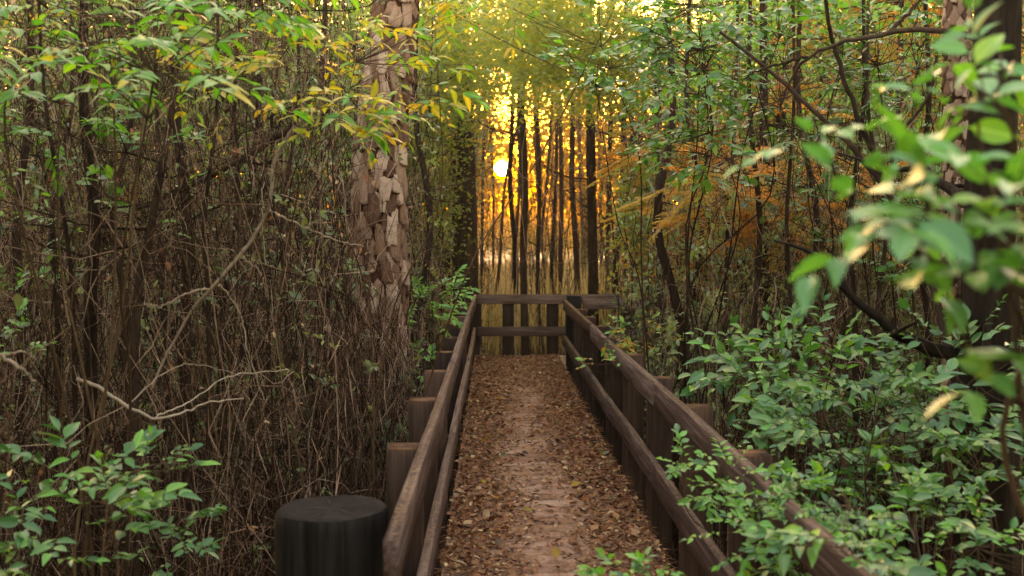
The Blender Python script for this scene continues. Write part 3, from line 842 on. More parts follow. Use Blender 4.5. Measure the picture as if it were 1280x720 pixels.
# ------------------------------------------------------------ leafy plants whose leaves can be told apart
def plant(name, label, cat, base, ells, shapes, leaf_len, mats, seed, nparts=280, mains=5, per=8, stem_r=.008, stem_mat='greenstem', flat=0.75, droop=0.0, pair=False, spacing=0.45, group=None, face=0.35, wid=1.0, hang=False, mainpts=None, zdir=1.0):
    r = np.random.default_rng(seed)
    base = np.array(base, float)
    root = empty(name, base); tag(root, label, cat, group)
    st = MB()
    attach = []
    tips = []
    for (c, rad, n) in ells:
        k = max(1, int(round(mains * n / sum(e[2] for e in ells))))
        for _ in range(k):
            tips.append(np.array(c) + r.normal(0, .45, 3) * np.array(rad))
    for tp in tips:
        mid = base + (tp - base) * .5 + np.array([0, 0, (.12 if not hang else .1) * np.linalg.norm(tp - base)]) + r.normal(0, .04, 3)
        Lm = np.linalg.norm(tp - base)
        Q = smooth_path([base, base + (mid - base) * .5 + r.normal(0, .035 * Lm, 3), mid, mid + (tp - mid) * .5 + r.normal(0, .035 * Lm, 3), tp], 20)
        V, q = tubes((Q - base)[None], np.linspace(stem_r, stem_r * .3, 20)[None], 6)
        st.add(V, [q], r.random())
        attach.append(Q[6:])
    attach = np.concatenate(attach)
    pos, dr, nm, sz = [], [], [], []
    TP, TR = [], []
    eye_dir = nrm(EYE - base)
    for (c, rad, n) in ells:
        for _ in range(n):
            v = r.normal(0, 1, 3); v /= np.linalg.norm(v); v *= r.uniform(.35, 1) ** .6
            p = np.array(c) + v * np.array(rad)
            a = attach[np.argmin(((attach - p) ** 2).sum(1) + r.random(len(attach)) * .12)]
            out = nrm(p - a + 1e-4) * .6 + nrm(v * [1, 1, .4]) * .6 + r.normal(0, .25, 3) + np.array([0, 0, -droop])
            out = nrm(out)
            L = leaf_len * spacing * per * r.uniform(.7, 1.1) * .5
            e = p + out * L
            mid = (a + p) / 2 + r.normal(0, .02, 3)
            Q = np.concatenate([bez(a, mid, p, 6)[:-1], p + (e - p) * np.linspace(0, 1, 4)[:, None] + np.array([0, 0, -1.0]) * (np.linspace(0, 1, 4)[:, None] ** 2) * L * .15])
            TP.append(Q - base); TR.append(np.linspace(stem_r * .28, stem_r * .1, 9))
            side = nrm(np.cross(out, [0, 0, 1.0]) + r.normal(0, .15, 3))
            szf = r.choice([.65, .85, 1.0, 1.15])
            for i in range(per):
                t = (i // 2 if pair else i) / max((per // 2 - 1) if pair else per - 1, 1)
                last = i == per - 1
                q = p + (e - p) * t + np.array([0, 0, -1.0]) * t * t * L * .15
                sgn = (1 if i % 2 else -1)
                dd = out * (.45 + .5 * t) + side * sgn * (0.0 if last else .85) + r.normal(0, .22, 3) + np.array([0, 0, -droop * .8])
                dd = dd * [1, 1, zdir]
                nn = np.array([0, 0, flat]) + eye_dir * face + r.normal(0, .33, 3)
                pos.append(q); dr.append(dd); nm.append(nn); sz.append(leaf_len * szf * r.uniform(.6, 1.15) * (1 - .25 * abs(t - .6)))
    V, q = tubes(np.array(TP), np.array(TR), 4)
    st.add(V, [q], .5)
    st.build("stem", M[stem_mat], root, smooth=True)
    pos, dr, nm, sz = map(np.array, (pos, dr, nm, sz))
    A = frames(pos, dr, nm, sz, wid)
    vis, z = in_view(pos)
    score = np.where(vis, z, z + 100)
    order = np.argsort(score)
    pick = order[:nparts]; rest = order[nparts:]
    kinds = r.choice(len(shapes) * len(mats[0]), len(pos), p=np.repeat(np.array(mats[1], float) / sum(mats[1]), len(shapes)) / len(shapes))
    for k in range(len(shapes) * len(mats[0])):
        mi, si = divmod(k, len(shapes))
        sel = pick[kinds[pick] == k]
        leaf_objects(A[sel], f"leaf_shape", shapes[si], mats[0][mi], root) if False else _leafs(A[sel], si, shapes[si], mats[0][mi], root)
    for mi, mn in enumerate(mats[0]):
        mb = MB()
        for si in range(len(shapes)):
            sel = rest[kinds[rest] == mi * len(shapes) + si]
            if len(sel):
                B = A[sel].copy(); B[:, :, 3] -= base
                stamp(mb, shapes[si], B)
        if mb.n:
            tag(mb.build("foliage", M[mn], root, smooth=True), kind='stuff')
    return root


def _leafs(A, si, shape, matname, root):
    if len(A) == 0: return
    k = (id(shape), matname)
    if k not in leaf_meshes:
        leaf_meshes[k] = np_mesh("leaf", shape[0], shape[1], M[matname], None, shape[2], smooth=True)
    me = leaf_meshes[k]
    off = np.array(root.location)
    for a in A:
        o = bpy.data.objects.new("leaf", me); COL.objects.link(o); o.parent = root
        m = np.eye(4); m[:3, :4] = a; m[:3, 3] -= off
        o.matrix_basis = Matrix(m.tolist())


def G(px, d):
    p = at(px, 400, d); p[2] = ground_h(p[:1], p[1:2])[0]; return p


def E(px, py, d, wpx, hpx, dd, n):
    """an ellipsoid of twig ends: centre, half sizes in pixels at its distance, depth in metres"""
    return (at(px, py, d), (wpx * d / F, dd, hpx * d / F), n)


# top left: yellow and green hickory boughs, about 3 to 5 m away
plant("hickory_sapling", "hickory bough with long green leaves hanging in at the top left corner", "sapling", G(120, 4.4),
      [E(90, 30, 3.6, 130, 60, .5, 34), E(210, 95, 3.4, 110, 45, .35, 16), E(60, 120, 3.9, 110, 60, .4, 14), E(250, 5, 3.9, 160, 30, .4, 20)], (LANCE, LANCE2), .095, (('hickory', 'yellow'), (8, 1)), 1, 290, 5, 8, .009, droop=.05, zdir=.5, pair=True, wid=1.05)
plant("hickory_sapling", "yellowing hickory bough with spotted gold leaves left of the pine trunk", "sapling", G(330, 5.4),
      [E(330, 45, 4.6, 150, 50, .5, 26), E(400, 140, 4.2, 60, 25, .3, 8), E(300, 110, 4.8, 110, 50, .4, 10), E(180, 40, 4.8, 180, 50, .4, 26)], (LANCE, LANCE2), .085, (('yellow', 'hickory'), (5, 1)), 2, 290, 5, 8, .008, droop=.05, zdir=.5, pair=True)
plant("hickory_sapling", "bright yellow green leafy spray hanging in front of the upper pine trunk", "sapling", G(455, 6.3),
      [E(480, 110, 4.6, 80, 50, .4, 15), E(430, 150, 4.4, 60, 20, .3, 8), E(520, 60, 4.8, 80, 50, .3, 12), E(600, 10, 5.0, 110, 20, .3, 12)], (LANCE, LANCE2), .095, (('yellow', 'hickory'), (4, 3)), 3, 290, 4, 8, .007, droop=.1, zdir=.6, pair=True)
plant("slender_shrub", "thin dark green spray with narrow leaves at the middle of the left side", "shrub", G(80, 5.0),
      [E(80, 170, 4.4, 110, 25, .4, 12), E(180, 160, 4.4, 60, 30, .4, 8), E(0, 215, 3.6, 20, 15, .1, 2), E(110, 250, 5, 140, 60, .5, 16)], (OVAL, LANCE), .075, (('holly', 'hickory'), (2, 1)), 4, 200, 5, 8, .006)

# bottom left shrub
plant("glossy_shrub", "glossy green shrub with oval leaves in the bottom left corner", "shrub", G(110, 3.6),
      [E(70, 610, 3.1, 75, 36, .3, 13), E(165, 600, 3.15, 58, 20, .25, 8), E(40, 690, 3.0, 60, 30, .3, 6), E(120, 655, 3.1, 80, 36, .3, 7)], (OVAL, OVAL2), .075, (('glossy', 'glossyfresh'), (5, 2)), 5, 290, 6, 8, .007, pair=True)
plant("glossy_shrub", "small leafy sprig low between the corner shrub and the round piling", "shrub", G(225, 4.0),
      [E(215, 685, 3.6, 45, 32, .2, 12), E(235, 640, 3.8, 25, 20, .2, 4)], (OVAL, OVAL2), .055, (('glossy',), (1,)), 6, 150, 4, 7, .005)
plant("glossy_shrub", "small bright sprig at the left edge beside the hooked branch", "shrub", G(-30, 4.0),
      [E(15, 425, 3.8, 22, 22, .2, 7), E(20, 370, 5, 40, 25, .3, 8)], (OVAL,), .06, (('glossyfresh', 'sage'), (1, 1)), 7, 120, 3, 7, .005)

# right bank of glossy bushes
plant("glossy_shrub", "large glossy bush with blue green leaves behind the right railing", "shrub", G(1030, 5.6),
      [E(1000, 450, 5.0, 110, 48, .6, 46), E(960, 480, 4.7, 75, 30, .4, 24)], (OVAL, OVAL2), .10, (('glossy', 'glossyfresh'), (6, 1)), 8, 300, 7, 8, .009, pair=True)
plant("glossy_shrub", "dense glossy bush in the middle of the right bank", "shrub", G(1110, 4.6),
      [E(1080, 520, 4.1, 120, 70, .6, 52), E(1030, 590, 3.9, 75, 50, .4, 26)], (OVAL, OVAL2), .085, (('glossy', 'glossyfresh'), (6, 1)), 9, 300, 7, 8, .008)
plant("glossy_shrub", "glossy bush at the right edge under the big dark trunk", "shrub", G(1260, 4.2),
      [E(1200, 480, 4.3, 110, 85, .5, 38), E(1230, 570, 3.6, 60, 40, .3, 14)], (OVAL, OVAL2), .08, (('glossy',), (1,)), 10, 300, 6, 8, .008)
plant("glossy_shrub", "low leafy bush filling the bottom right corner", "shrub", G(1150, 3.8),
      [E(1120, 660, 3.2, 160, 55, .4, 56), E(1010, 690, 3.3, 60, 40, .25, 20), E(1050, 690, 2.45, 45, 28, .12, 12), E(1240, 680, 3.0, 60, 40, .3, 12)], (OVAL, OVAL2), .06, (('glossy', 'glossyfresh'), (5, 2)), 11, 300, 7, 8, .006)
plant("climbing_shrub", "light green sprigs growing through the right railing and over its top board", "shrub", G(1000, 4.6),
      [E(905, 600, 3.5, 45, 42, .14, 20), E(960, 660, 3.1, 65, 48, .15, 34), E(1040, 640, 3.0, 50, 40, .2, 16), E(860, 580, 3.7, 14, 30, .07, 5), E(985, 620, 3.4, 40, 30, .2, 8)], (OVAL, OVAL2), .05, (('glossyfresh', 'glossy'), (3, 2)), 12, 300, 6, 8, .004)
plant("climbing_shrub", "tuft of small leaves poking up at the bottom edge of the boardwalk", "shrub", at(800, 900, 2.9),
      [E(770, 716, 2.9, 28, 8, .1, 5), E(815, 722, 2.9, 20, 8, .1, 4)], (OVAL,), .05, (('glossyfresh', 'glossy'), (1, 1)), 13, 90, 2, 7, .003)
plant("climbing_shrub", "yellow tinged sprig leaning over the middle of the right railing", "shrub", G(800, 8.6),
      [E(800, 420, 7.8, 45, 24, .3, 22), E(760, 455, 7.4, 28, 14, .15, 9)], (OVAL,), .065, (('gold', 'glossyfresh', 'sage'), (3, 2, 1)), 14, 260, 4, 8, .005)
plant("climbing_shrub", "pale green sprigs growing up around the far left railing", "shrub", G(540, 10.0),
      [E(535, 385, 9.2, 42, 32, .3, 26), E(515, 460, 8.6, 30, 22, .3, 12), E(560, 355, 10, 25, 15, .2, 8)], (OVAL, LANCE), .095, (('glossyfresh', 'hickory', 'glossy'), (3, 1, 1)), 15, 300, 5, 8, .006)

# blurred leaves close to the lens on the right
plant("near_bough", "big out of focus leafy bough reaching in from the right edge", "bough", at(1420, 640, 1.5),
      [E(1185, 270, 1.3, 70, 24, .12, 7), E(1240, 325, 1.25, 50, 28, .12, 7), E(1120, 300, 1.35, 60, 30, .08, 7), E(1090, 245, 1.4, 40, 10, .05, 2), E(1262, 235, 1.3, 25, 22, .08, 4), E(1270, 440, 1.3, 14, 20, .06, 2)], (OVAL, OVAL2), .082, (('nearleaf', 'glossyfresh'), (3, 1)), 16, 200, 4, 6, .006, pair=True, flat=1.0, face=.15)
plant("near_bough", "upright out of focus twig of leaves in the upper right corner", "bough", at(1330, 760, 1.7),
      [E(1200, 110, 1.5, 50, 32, .1, 5), E(1250, 80, 1.6, 40, 26, .1, 4)], (OVAL, OVAL2), .075, (('nearleaf', 'glossyfresh'), (3, 1)), 17, 100, 3, 6, .006, pair=True)
plant("near_bough", "few bright backlit leaves floating out of focus right of centre", "bough", at(1380, 560, 1.9),
      [E(985, 180, 1.55, 30, 8, .05, 1), E(1020, 165, 1.5, 16, 5, .05, 1)], (OVAL,), .075, (('glossyfresh',), (1,)), 18, 100, 2, 4, .0025)

# dark leaved trees of the upper right
plant("holly_tree", "leafy holly with small dark leaves hanging at the top right of centre", "tree", G(850, 7.5),
      [E(770, 60, 6.2, 75, 65, .6, 66), E(850, 90, 6.0, 80, 80, .6, 84), E(870, 185, 6.0, 75, 40, .5, 40), E(920, 30, 5.8, 100, 45, .5, 54)], (OVAL,), .085, (('holly', 'hickory'), (4, 1)), 19, 300, 9, 7, .009, stem_mat='bark')
plant("holly_tree", "dense dark holly filling the upper right behind the arching branch", "tree", G(1120, 6.6),
      [E(1000, 100, 6.3, 90, 90, .6, 70), E(1100, 60, 6.0, 90, 60, .6, 80), E(1110, 190, 6.4, 110, 70, .6, 80), E(1000, 250, 6.6, 70, 60, .4, 20)], (OVAL,), .075, (('holly', 'sage'), (4, 1)), 20, 300, 9, 7, .009, stem_mat='bark')
plant("holly_tree", "shaded holly in the gap between the dark trunk and the right edge", "tree", G(1270, 6.0),
      [E(1240, 40, 5.6, 70, 60, .5, 50), E(1180, 300, 5.8, 80, 80, .5, 60), E(1260, 420, 5.2, 50, 60, .4, 20)], (OVAL,), .075, (('holly', 'glossy'), (2, 1)), 21, 300, 6, 7, .012, stem_mat='bark')


# ------------------------------------------------------------ thickets: countless twigs
def wedge(n, px0, px1, d0, d1, pw=1.0):
    d = (d0 ** (pw + 1) + rng.random(n) * (d1 ** (pw + 1) - d0 ** (pw + 1))) ** (1 / (pw + 1))
    px = rng.uniform(px0, px1, n)
    x = (px - HX) / F * d
    ok = ~((x > -0.62) & (x < 1.28) & (d < YF + .8)) & ~((x > -.5) & (x < 4.6) & (d > YC - .5) & (d < YF + .7))
    pxx = HX + x / d * F
    ok &= ~((pxx > 436) & (pxx < 520) & (d < 8.3) & (rng.random(n) < .8)) if px1 - px0 > 200 else True
    return x[ok], d[ok]


def sun_clear(P):
    """keeps the line of sight to the sun open: the gap that the photograph shows in the trees"""
    v = P - EYE
    t = v @ np.array(SUNDIR)
    dist = np.linalg.norm(v - t[..., None] * np.array(SUNDIR), axis=-1)
    return dist > t * 0.0105 + .02


def twig_mass(name, label, px0, px1, d0, d1, n, h=(1.0, 4.5), r=(.002, .006), lean=.12, mat='twig', K=7, S=3, curly=.05, horiz=0, hair=0):
    mb = MB()
    x, y = wedge(n, px0, px1, d0, d1); m = len(x)
    z0 = ground_h(x, y) - .05
    H = rng.uniform(h[0], h[1], m)
    t = np.linspace(0, 1, K)[None, :, None]
    ln = rng.normal(0, lean, (m, 1, 3)) * [1, 1, 0]
    P = np.stack([x, y, z0], -1)[:, None, :] + t * np.array([0, 0, 1]) * H[:, None, None] + ln * H[:, None, None] * t ** 1.6
    P += np.cumsum(rng.normal(0, curly / math.sqrt(K), (m, K, 3)) * [1, 1, .2], 1) * t
    rad = rng.uniform(*r, m)[:, None] * np.linspace(1, .35, K)[None]
    ok = sun_clear(P).all(1) & (((P[:, :, 0] < -.42) | (P[:, :, 0] > 1.15) | (P[:, :, 1] > YF + .2)).all(1))
    P, rad = P[ok], rad[ok]; m = len(P)
    V, q = tubes(P, rad, S)
    mb.add(V, [q], np.repeat(rng.random(m), K * S))
    if horiz:     # fallen and arching twigs, forks
        x, y = wedge(horiz, px0, px1, d0, d1); m = len(x)
        z0 = ground_h(x, y) + rng.random(m) ** 1.5 * h[1] * .9
        a = rng.random(m) * 6.283; el = rng.normal(.1, .5, m)
        L = rng.uniform(.3, 1.1, m) * rng.choice([1, 1, 1.9], m)
        d = np.stack([np.cos(a) * np.cos(el), np.sin(a) * np.cos(el), np.sin(el)], -1)
        P = np.stack([x, y, z0], -1)[:, None] + t * d[:, None] * L[:, None, None] + (t * (1 - t)) * np.array([0, 0, 1.0]) * (rng.normal(.1, .35, (m, 1, 1)) * L[:, None, None])
        P += np.cumsum(rng.normal(0, curly * .5 / math.sqrt(K), (m, K, 3)), 1)
        rad = rng.uniform(r[0] * .6, r[1] * .7, m)[:, None] * np.linspace(1, .3, K)[None]
        ok = sun_clear(P).all(1) & (((P[:, :, 0] < -.4) | (P[:, :, 0] > 1.18) | (P[:, :, 1] > YF + .2)).all(1))
        P, rad = P[ok], rad[ok]; m = len(P)
        V, q = tubes(P, rad, S)
        mb.add(V, [q], np.repeat(rng.random(m), K * S))
    if hair:      # hanging needles and fine dead grass
        x, y = wedge(hair, px0, px1, d0, d1); m = len(x)
        z0 = ground_h(x, y) + rng.random(m) ** 1.2 * h[1]
        d = np.stack([rng.normal(0, .35, m), rng.normal(0, .35, m), rng.choice([-1, 1, -1], m)], -1)
        A = frames(np.stack([x, y, z0], -1), d, rng.normal(0, 1, (m, 3)), rng.uniform(.12, .4, m))
        A[:, :, 0] *= .035
        ok = sun_clear(A[:, :, 3])
        stamp(mb, DIA, A[ok])
    o = mb.build(name, M[mat], None, smooth=True)
    tag(o, label, "undergrowth", kind='stuff')
    return o


twig_mass("twig_thicket", "tangle of bare brown twigs and vines filling the left side", -60, 585, 4.3, 9.0, 1000, (.6, 4.2), (.0014, .0045), lean=.3, curly=.35, K=10, horiz=6000, hair=30000)
twig_mass("twig_thicket", "deeper wall of brown stems behind the pine on the left", -80, 600, 9.0, 19, 1500, (2, 6.5), (.003, .010), lean=.18, curly=.5, K=10, horiz=5200, hair=30000)
twig_mass("twig_thicket", "brown twig tangle behind the right railing and bushes", 780, 1340, 5.6, 10, 800, (.8, 3.6), (.0015, .005), lean=.2, curly=.22, K=9, horiz=2300, hair=13000)
twig_mass("twig_thicket", "deeper wall of brown stems beyond the orange foliage on the right", 770, 1360, 10, 20, 1500, (2, 6.0), (.003, .009), lean=.14, curly=.3, K=9, horiz=2400, hair=16000)
twig_mass("twig_thicket", "thin backlit stems standing in and around the golden gap", 585, 800, 16, 42, 620, (1.5, 8), (.004, .010), horiz=700, lean=.1, curly=.5, K=9, hair=5000)
twig_mass("twig_thicket", "distant haze of bare stems at the back of the wood on the left", -80, 585, 20, 48, 1300, (4, 12), (.012, .03), horiz=700, lean=.06, curly=.5)
twig_mass("twig_thicket", "distant haze of bare stems at the back of the wood on the right", 790, 1360, 20, 48, 1100, (4, 12), (.012, .03), horiz=600, lean=.06, curly=.5)


def leaf_mass(name, label, px0, px1, d0, d1, n, zr, size, mat, per=9, shape=None, zp=1.0):
    """loose sprigs of small leaves all through a thicket"""
    x, y = wedge(n, px0, px1, d0, d1); m = len(x)
    z = ground_h(x, y) + zr[0] + (zr[1] - zr[0]) * rng.random(m) ** zp
    c = np.stack([x, y, z], -1)
    a = rng.random(m) * 6.283
    d = np.stack([np.cos(a), np.sin(a), rng.normal(0, .45, m)], -1)
    L = rng.uniform(.12, .4, m)
    mb = MB()
    t = np.linspace(0, 1, 4)[None, :, None]
    V, q = tubes(c[:, None] + t * (d * L[:, None])[:, None] + np.array([0, 0, -.12]) * t * t, np.full((m, 4), .0016), 3)
    tt = rng.random((m, per, 1))
    P = (c[:, None] + tt * (d * L[:, None])[:, None] + np.array([0, 0, -.12]) * tt * tt)
    P = P.reshape(-1, 3)
    dd = np.repeat(d, per, 0) * .5 + rng.normal(0, .6, P.shape)
    A = frames(P, dd, np.array([0, -.2, .7]) + rng.normal(0, .45, P.shape), rng.uniform(.6, 1.25, len(P)) * size)
    tints = np.clip(np.repeat(rng.random(m), per) * .65 + rng.random(len(P)) * .35, 0, .999)
    ok = sun_clear(P) & ~((P[:, 0] > -.45) & (P[:, 0] < 1.1) & (P[:, 1] < YF))
    stamp(mb, shape or OVAL_S, A[ok], tints[ok])
    o = mb.build(name, M[mat], None, smooth=True)
    tag(o, label, "foliage", kind='stuff')


leaf_mass("leafy_undergrowth", "small grey green leaves scattered through the left thicket", -60, 585, 4.8, 11, 1100, (.3, 4.6), .055, 'sage', zp=.8)
leaf_mass("leafy_undergrowth", "pale green leaves catching light in the left thicket", -60, 585, 5.2, 9, 620, (.3, 4.4), .05, 'pale', zp=.8)
leaf_mass("leafy_undergrowth", "low brush and leaves round the foot of the big pine", 405, 540, 6.4, 7.7, 420, (-.1, 1.35), .06, 'sage')
twig_mass("twig_thicket", "short dry brush round the foot of the big pine", 395, 550, 6.0, 7.7, 900, (.6, 2.0), (.0018, .0045), lean=.35, curly=.3, K=9, horiz=2000, hair=12000)
leaf_mass("leafy_undergrowth", "dead brown leaves caught in the left thicket", -60, 585, 4.3, 10, 500, (.1, 4), .045, 'litter', per=4)
leaf_mass("leafy_undergrowth", "olive leaves high in the back of the left thicket", -60, 600, 8, 20, 2600, (1.4, 7), .07, 'canopy', shape=FLAKE, zp=.8)
leaf_mass("leafy_undergrowth", "small grey green leaves scattered beyond the right railing", 780, 1340, 6.5, 13, 1300, (.3, 4.6), .055, 'sage')
leaf_mass("leafy_undergrowth", "pale green leaves lit beyond the middle of the right railing", 745, 1010, 6.6, 11, 620, (.5, 2.9), .06, 'pale')
leaf_mass("leafy_undergrowth", "olive leaves filling the wood behind the right bushes", 760, 1340, 8, 20, 2600, (.6, 7), .07, 'canopy', shape=FLAKE)
leaf_mass("leafy_undergrowth", "dead brown leaves caught in the twigs beyond the right railing", 780, 1340, 6, 12, 400, (.1, 4), .045, 'litter', per=4)


# ------------------------------------------------------------ understory shrubs and background trees (copies of a few kinds)
def cloud(mb, n_clump, per, ext, size, shape, seed, spread=.16, flat=.6, hollow=.3):
    r = np.random.default_rng(seed)
    v = nrm(r.normal(0, 1, (n_clump, 3))) * r.uniform(hollow, 1, (n_clump, 1)) ** .6
    c = np.array(ext[0]) + v * np.array(ext[1])
    P = (c[:, None] + r.normal(0, spread, (n_clump, per, 3)) * [1, 1, .6]).reshape(-1, 3)
    d = r.normal(0, 1, (len(P), 3)) * [1, 1, .5]
    nn = np.array([0, 0, flat]) + r.normal(0, .5, (len(P), 3))
    A = frames(P, d, nn, r.uniform(.6, 1.2, len(P)) * size)
    stamp(mb, shape, A, np.clip(np.repeat(r.random(n_clump), per) * .6 + r.random(len(P)) * .4, 0, .999))


def shrub_proto(kind, seed, h, leafmat, size, clumps, per, spread):
    r = np.random.default_rng(seed)
    st = MB()
    for k in range(9):
        a = r.random() * 6.283; rr_ = r.uniform(.2, .7)
        top = np.array([rr_ * math.cos(a), rr_ * math.sin(a), h * r.uniform(.6, 1)])
        limb_mb(st, [np.zeros(3), top * [.4, .4, .5] + r.normal(0, .06, 3), top], .012, .003, 10, 5, .012)
    sm = st.mesh("stem", M['twig'], True)
    fo = MB(); cloud(fo, clumps, per, ((0, 0, h * .58), (.75, .75, h * .45)), size, OVAL_S if size > .07 else FLAKE, seed, spread)
    return sm, fo.mesh("foliage", M[leafmat], True), kind


def tree_proto(kind, seed, h, leafmat, size, clumps, per, wid, tr, crown_lo=.35):
    r = np.random.default_rng(seed)
    p = [np.array([0, 0, -.2]), r.normal(0, .06, 3) * [1, 1, 0] + [0, 0, h * .35], r.normal(0, .15, 3) * [1, 1, 0] + [0, 0, h * .7], r.normal(0, .2, 3) * [1, 1, 0] + [0, 0, h]]
    mb = trunk_mesh(p, [tr * 1.2, tr, tr * .75, tr * .3], None, K=18, sides=8, ridge=.05, seed=seed)
    path = smooth_path(p, 40)
    for k in range(16):
        q = path[r.integers(12, 39)]; a = r.random() * 6.283; L = wid * r.uniform(.5, 1)
        e = q + np.array([math.cos(a) * L, math.sin(a) * L, L * r.uniform(.1, .6)])
        limb_mb(mb, [q, (q + e) / 2 + [0, 0, -.08 * L], e], tr * .3, tr * .06, 8, 4, .02)
    sm = mb.mesh("trunk", M['bark'], True)
    fo = MB(); cloud(fo, clumps, per, ((0, 0, h * (crown_lo + 1) / 2), (wid, wid, h * (1 - crown_lo) / 2)), size, FLAKE, seed, .22)
    return sm, fo.mesh("crown", M[leafmat], True), kind


def put(proto, name, label, cat, group, loc, s, rz):
    sm, fm, k = proto
    root = empty(name, loc, rz); root.scale = (s * random.uniform(.85, 1.15), s * random.uniform(.85, 1.15), s)
    tag(root, label, cat, group)
    link(sm.name.split('.')[0], sm, root)
    o = link(fm.name.split('.')[0], fm, root); o["kind"] = "stuff"
    return root


SH = {
    'sage': [shrub_proto('sage', 200 + i, 1.7, 'sage', .062, 70, 16, .10) for i in range(3)],
    'olive': [shrub_proto('olive', 210 + i, 1.9, 'olive', .055, 75, 16, .12) for i in range(2)],
    'glossy': [shrub_proto('glossy', 220 + i, 1.6, 'glossy', .08, 60, 13, .11) for i in range(2)],
    'gold': [shrub_proto('gold', 230, 1.6, 'gold', .05, 60, 14, .12)],
}
desc = {'sage': "dusty grey green understory shrub", 'olive': "fine leaved olive green shrub", 'glossy': "dark glossy understory shrub", 'gold': "golden yellow shrub"}


def scatter(kind, boxes, s=(.8, 1.3)):
    for (px0, px1, d0, d1, n, zoff, where) in boxes:
        k = 0
        while k < n:
            x, y = wedge(1, px0, px1, d0, d1)
            if not len(x) or (-1.2 < x[0] < 1.95 and y[0] < YF + 1.6): 
                if random.random() < .02: k += 1
                continue
            z = ground_h(x, y)[0] + zoff * random.random()
            put(random.choice(SH[kind]), "shrub", f"{desc[kind]} {where}", "shrub", f"{desc[kind]}s {where}", (x[0], y[0], z), random.uniform(*s), random.random() * 6.28)
            k += 1


scatter('sage', [(760, 960, 9, 14, 12, .5, "right of the golden gap"), (300, 560, 9, 15, 12, .3, "beside the pine"), (0, 420, 6.5, 11, 9, 0, "deep in the left thicket")], (.7, 1.2))
scatter('olive', [(820, 1280, 7.5, 13, 16, .6, "behind the right railing"), (0, 520, 11, 18, 12, .6, "at the back of the left thicket")], (.8, 1.5))
scatter('glossy', [(900, 1300, 6, 9, 9, .2, "behind the glossy bushes"), (60, 420, 6.5, 10, 5, 0, "low in the left thicket")], (.7, 1.1))
scatter('gold', [(770, 980, 7.5, 11, 6, .2, "beside the right railing")], (.5, .8))

TR = {
    'olive': [tree_proto('olive', 300 + i, 7.5, 'olive', .11, 230, 12, 1.6, .06) for i in range(3)],
    'sage': [tree_proto('sage', 310 + i, 6.0, 'sage', .10, 210, 12, 1.5, .05, .25) for i in range(2)],
    'green': [tree_proto('green', 320 + i, 7.0, 'hickory', .12, 190, 12, 1.6, .06, .4) for i in range(2)],
    'gold': [tree_proto('gold', 330 + i, 8.0, 'gold', .14, 210, 12, 1.8, .06, .3) for i in range(2)],
    'orange': [tree_proto('orange', 340 + i, 7.0, 'orange', .10, 330, 14, 1.8, .07, .2) for i in range(2)],
}
tdesc = {'olive': "olive leaved young tree", 'sage': "grey green leafy young tree", 'green': "bright green leafy young tree", 'gold': "golden leaved tree", 'orange': "orange leaved cypress"}


def plant_trees(kind, boxes):
    for (px0, px1, d0, d1, n, s0, s1, where) in boxes:
        k = 0; guard = 0
        while k < n and guard < 4000:
            guard += 1
            x, y = wedge(1, px0, px1, d0, d1)
            if not len(x): continue
            # no crown across the line to the sun nor over the whole walk
            if abs(x[0] - 0.008 * y[0]) < (1.35 + .012 * y[0]) and y[0] < 60: continue
            if -1.9 < x[0] < 2.6 and y[0] < YF + 1: continue
            put(random.choice(TR[kind]), "young_tree" if kind != 'orange' else "cypress_tree", f"{tdesc[kind]} {where}", "tree", f"{tdesc[kind]}s {where}".replace("cypresss", "cypresses"),
                (x[0], y[0], ground_h(x, y)[0]), random.uniform(s0, s1), random.random() * 6.28)
            k += 1


plant_trees('orange', [(880, 1280, 12, 19, 12, .75, 1.15, "behind the right bushes"), (830, 960, 12, 14, 2, .55, .65, "right of the golden gap")])
plant_trees('olive', [(0, 560, 14, 24, 16, .9, 1.3, "behind the left thicket"), (850, 1050, 13, 22, 8, .9, 1.3, "right of the golden gap"), (430, 590, 26, 40, 7, 1.2, 1.7, "far left of the gap"), (790, 900, 26, 40, 6, 1.2, 1.7, "far right of the gap")])
plant_trees('sage', [(500, 600, 18, 26, 5, .9, 1.3, "beside the stout dark trunk"), (850, 930, 17, 24, 4, .9, 1.2, "right of the golden gap")])
plant_trees('green', [(720, 1280, 9, 16, 9, .8, 1.1, "in the upper right"), (-40, 450, 10, 16, 7, .8, 1.1, "behind the left boughs")])
plant_trees('gold', [(560, 800, 62, 80, 12, .45, .7, "glowing low behind the gap"), (580, 620, 40, 60, 2, .9, 1.2, "left of the sun"), (690, 800, 30, 60, 9, .9, 1.4, "at the right side of the gap"), (560, 615, 24, 40, 4, .9, 1.3, "around the stout dark trunk"), (-40, 400, 12, 24, 6, .8, 1.1, "behind the left boughs"), (900, 1300, 14, 26, 8, .8, 1.2, "in the upper right")])

# unseen wood beside and behind the camera, added to cut the low front light
mb = MB()
n = 3900
r_ = np.random.default_rng(77)
a = r_.uniform(R(150), R(390), n); rad = r_.uniform(4.5, 13, n)
cx = 0.3 + rad * np.cos(a); cy = rad * np.sin(a) * 1.1 + .5
cz = r_.uniform(-.4, 6.5, n)
keep = (np.abs(cx - .33) > 2.4 + .15 * cz)
keep &= np.abs((cx) / np.maximum(cy, .01)) > .75
keep |= (cy < -3) & (np.abs(cx - .33) > 2.4)
c = np.stack([cx, cy, cz], -1)[keep]
sx = np.where(r_.random(4600) < .5, -1, 1)         # unseen low brush close beside the walk, added to block low light
c = np.concatenate([c, np.stack([.3 + sx * r_.uniform(2.5, 5.5, 4600), r_.uniform(-5, 2.9, 4600), r_.uniform(-.8, 3.0, 4600)], -1)])
P = (c[:, None] + r_.normal(0, .4, (len(c), 14, 3))).reshape(-1, 3)
vis, _z = in_view(P, 380)
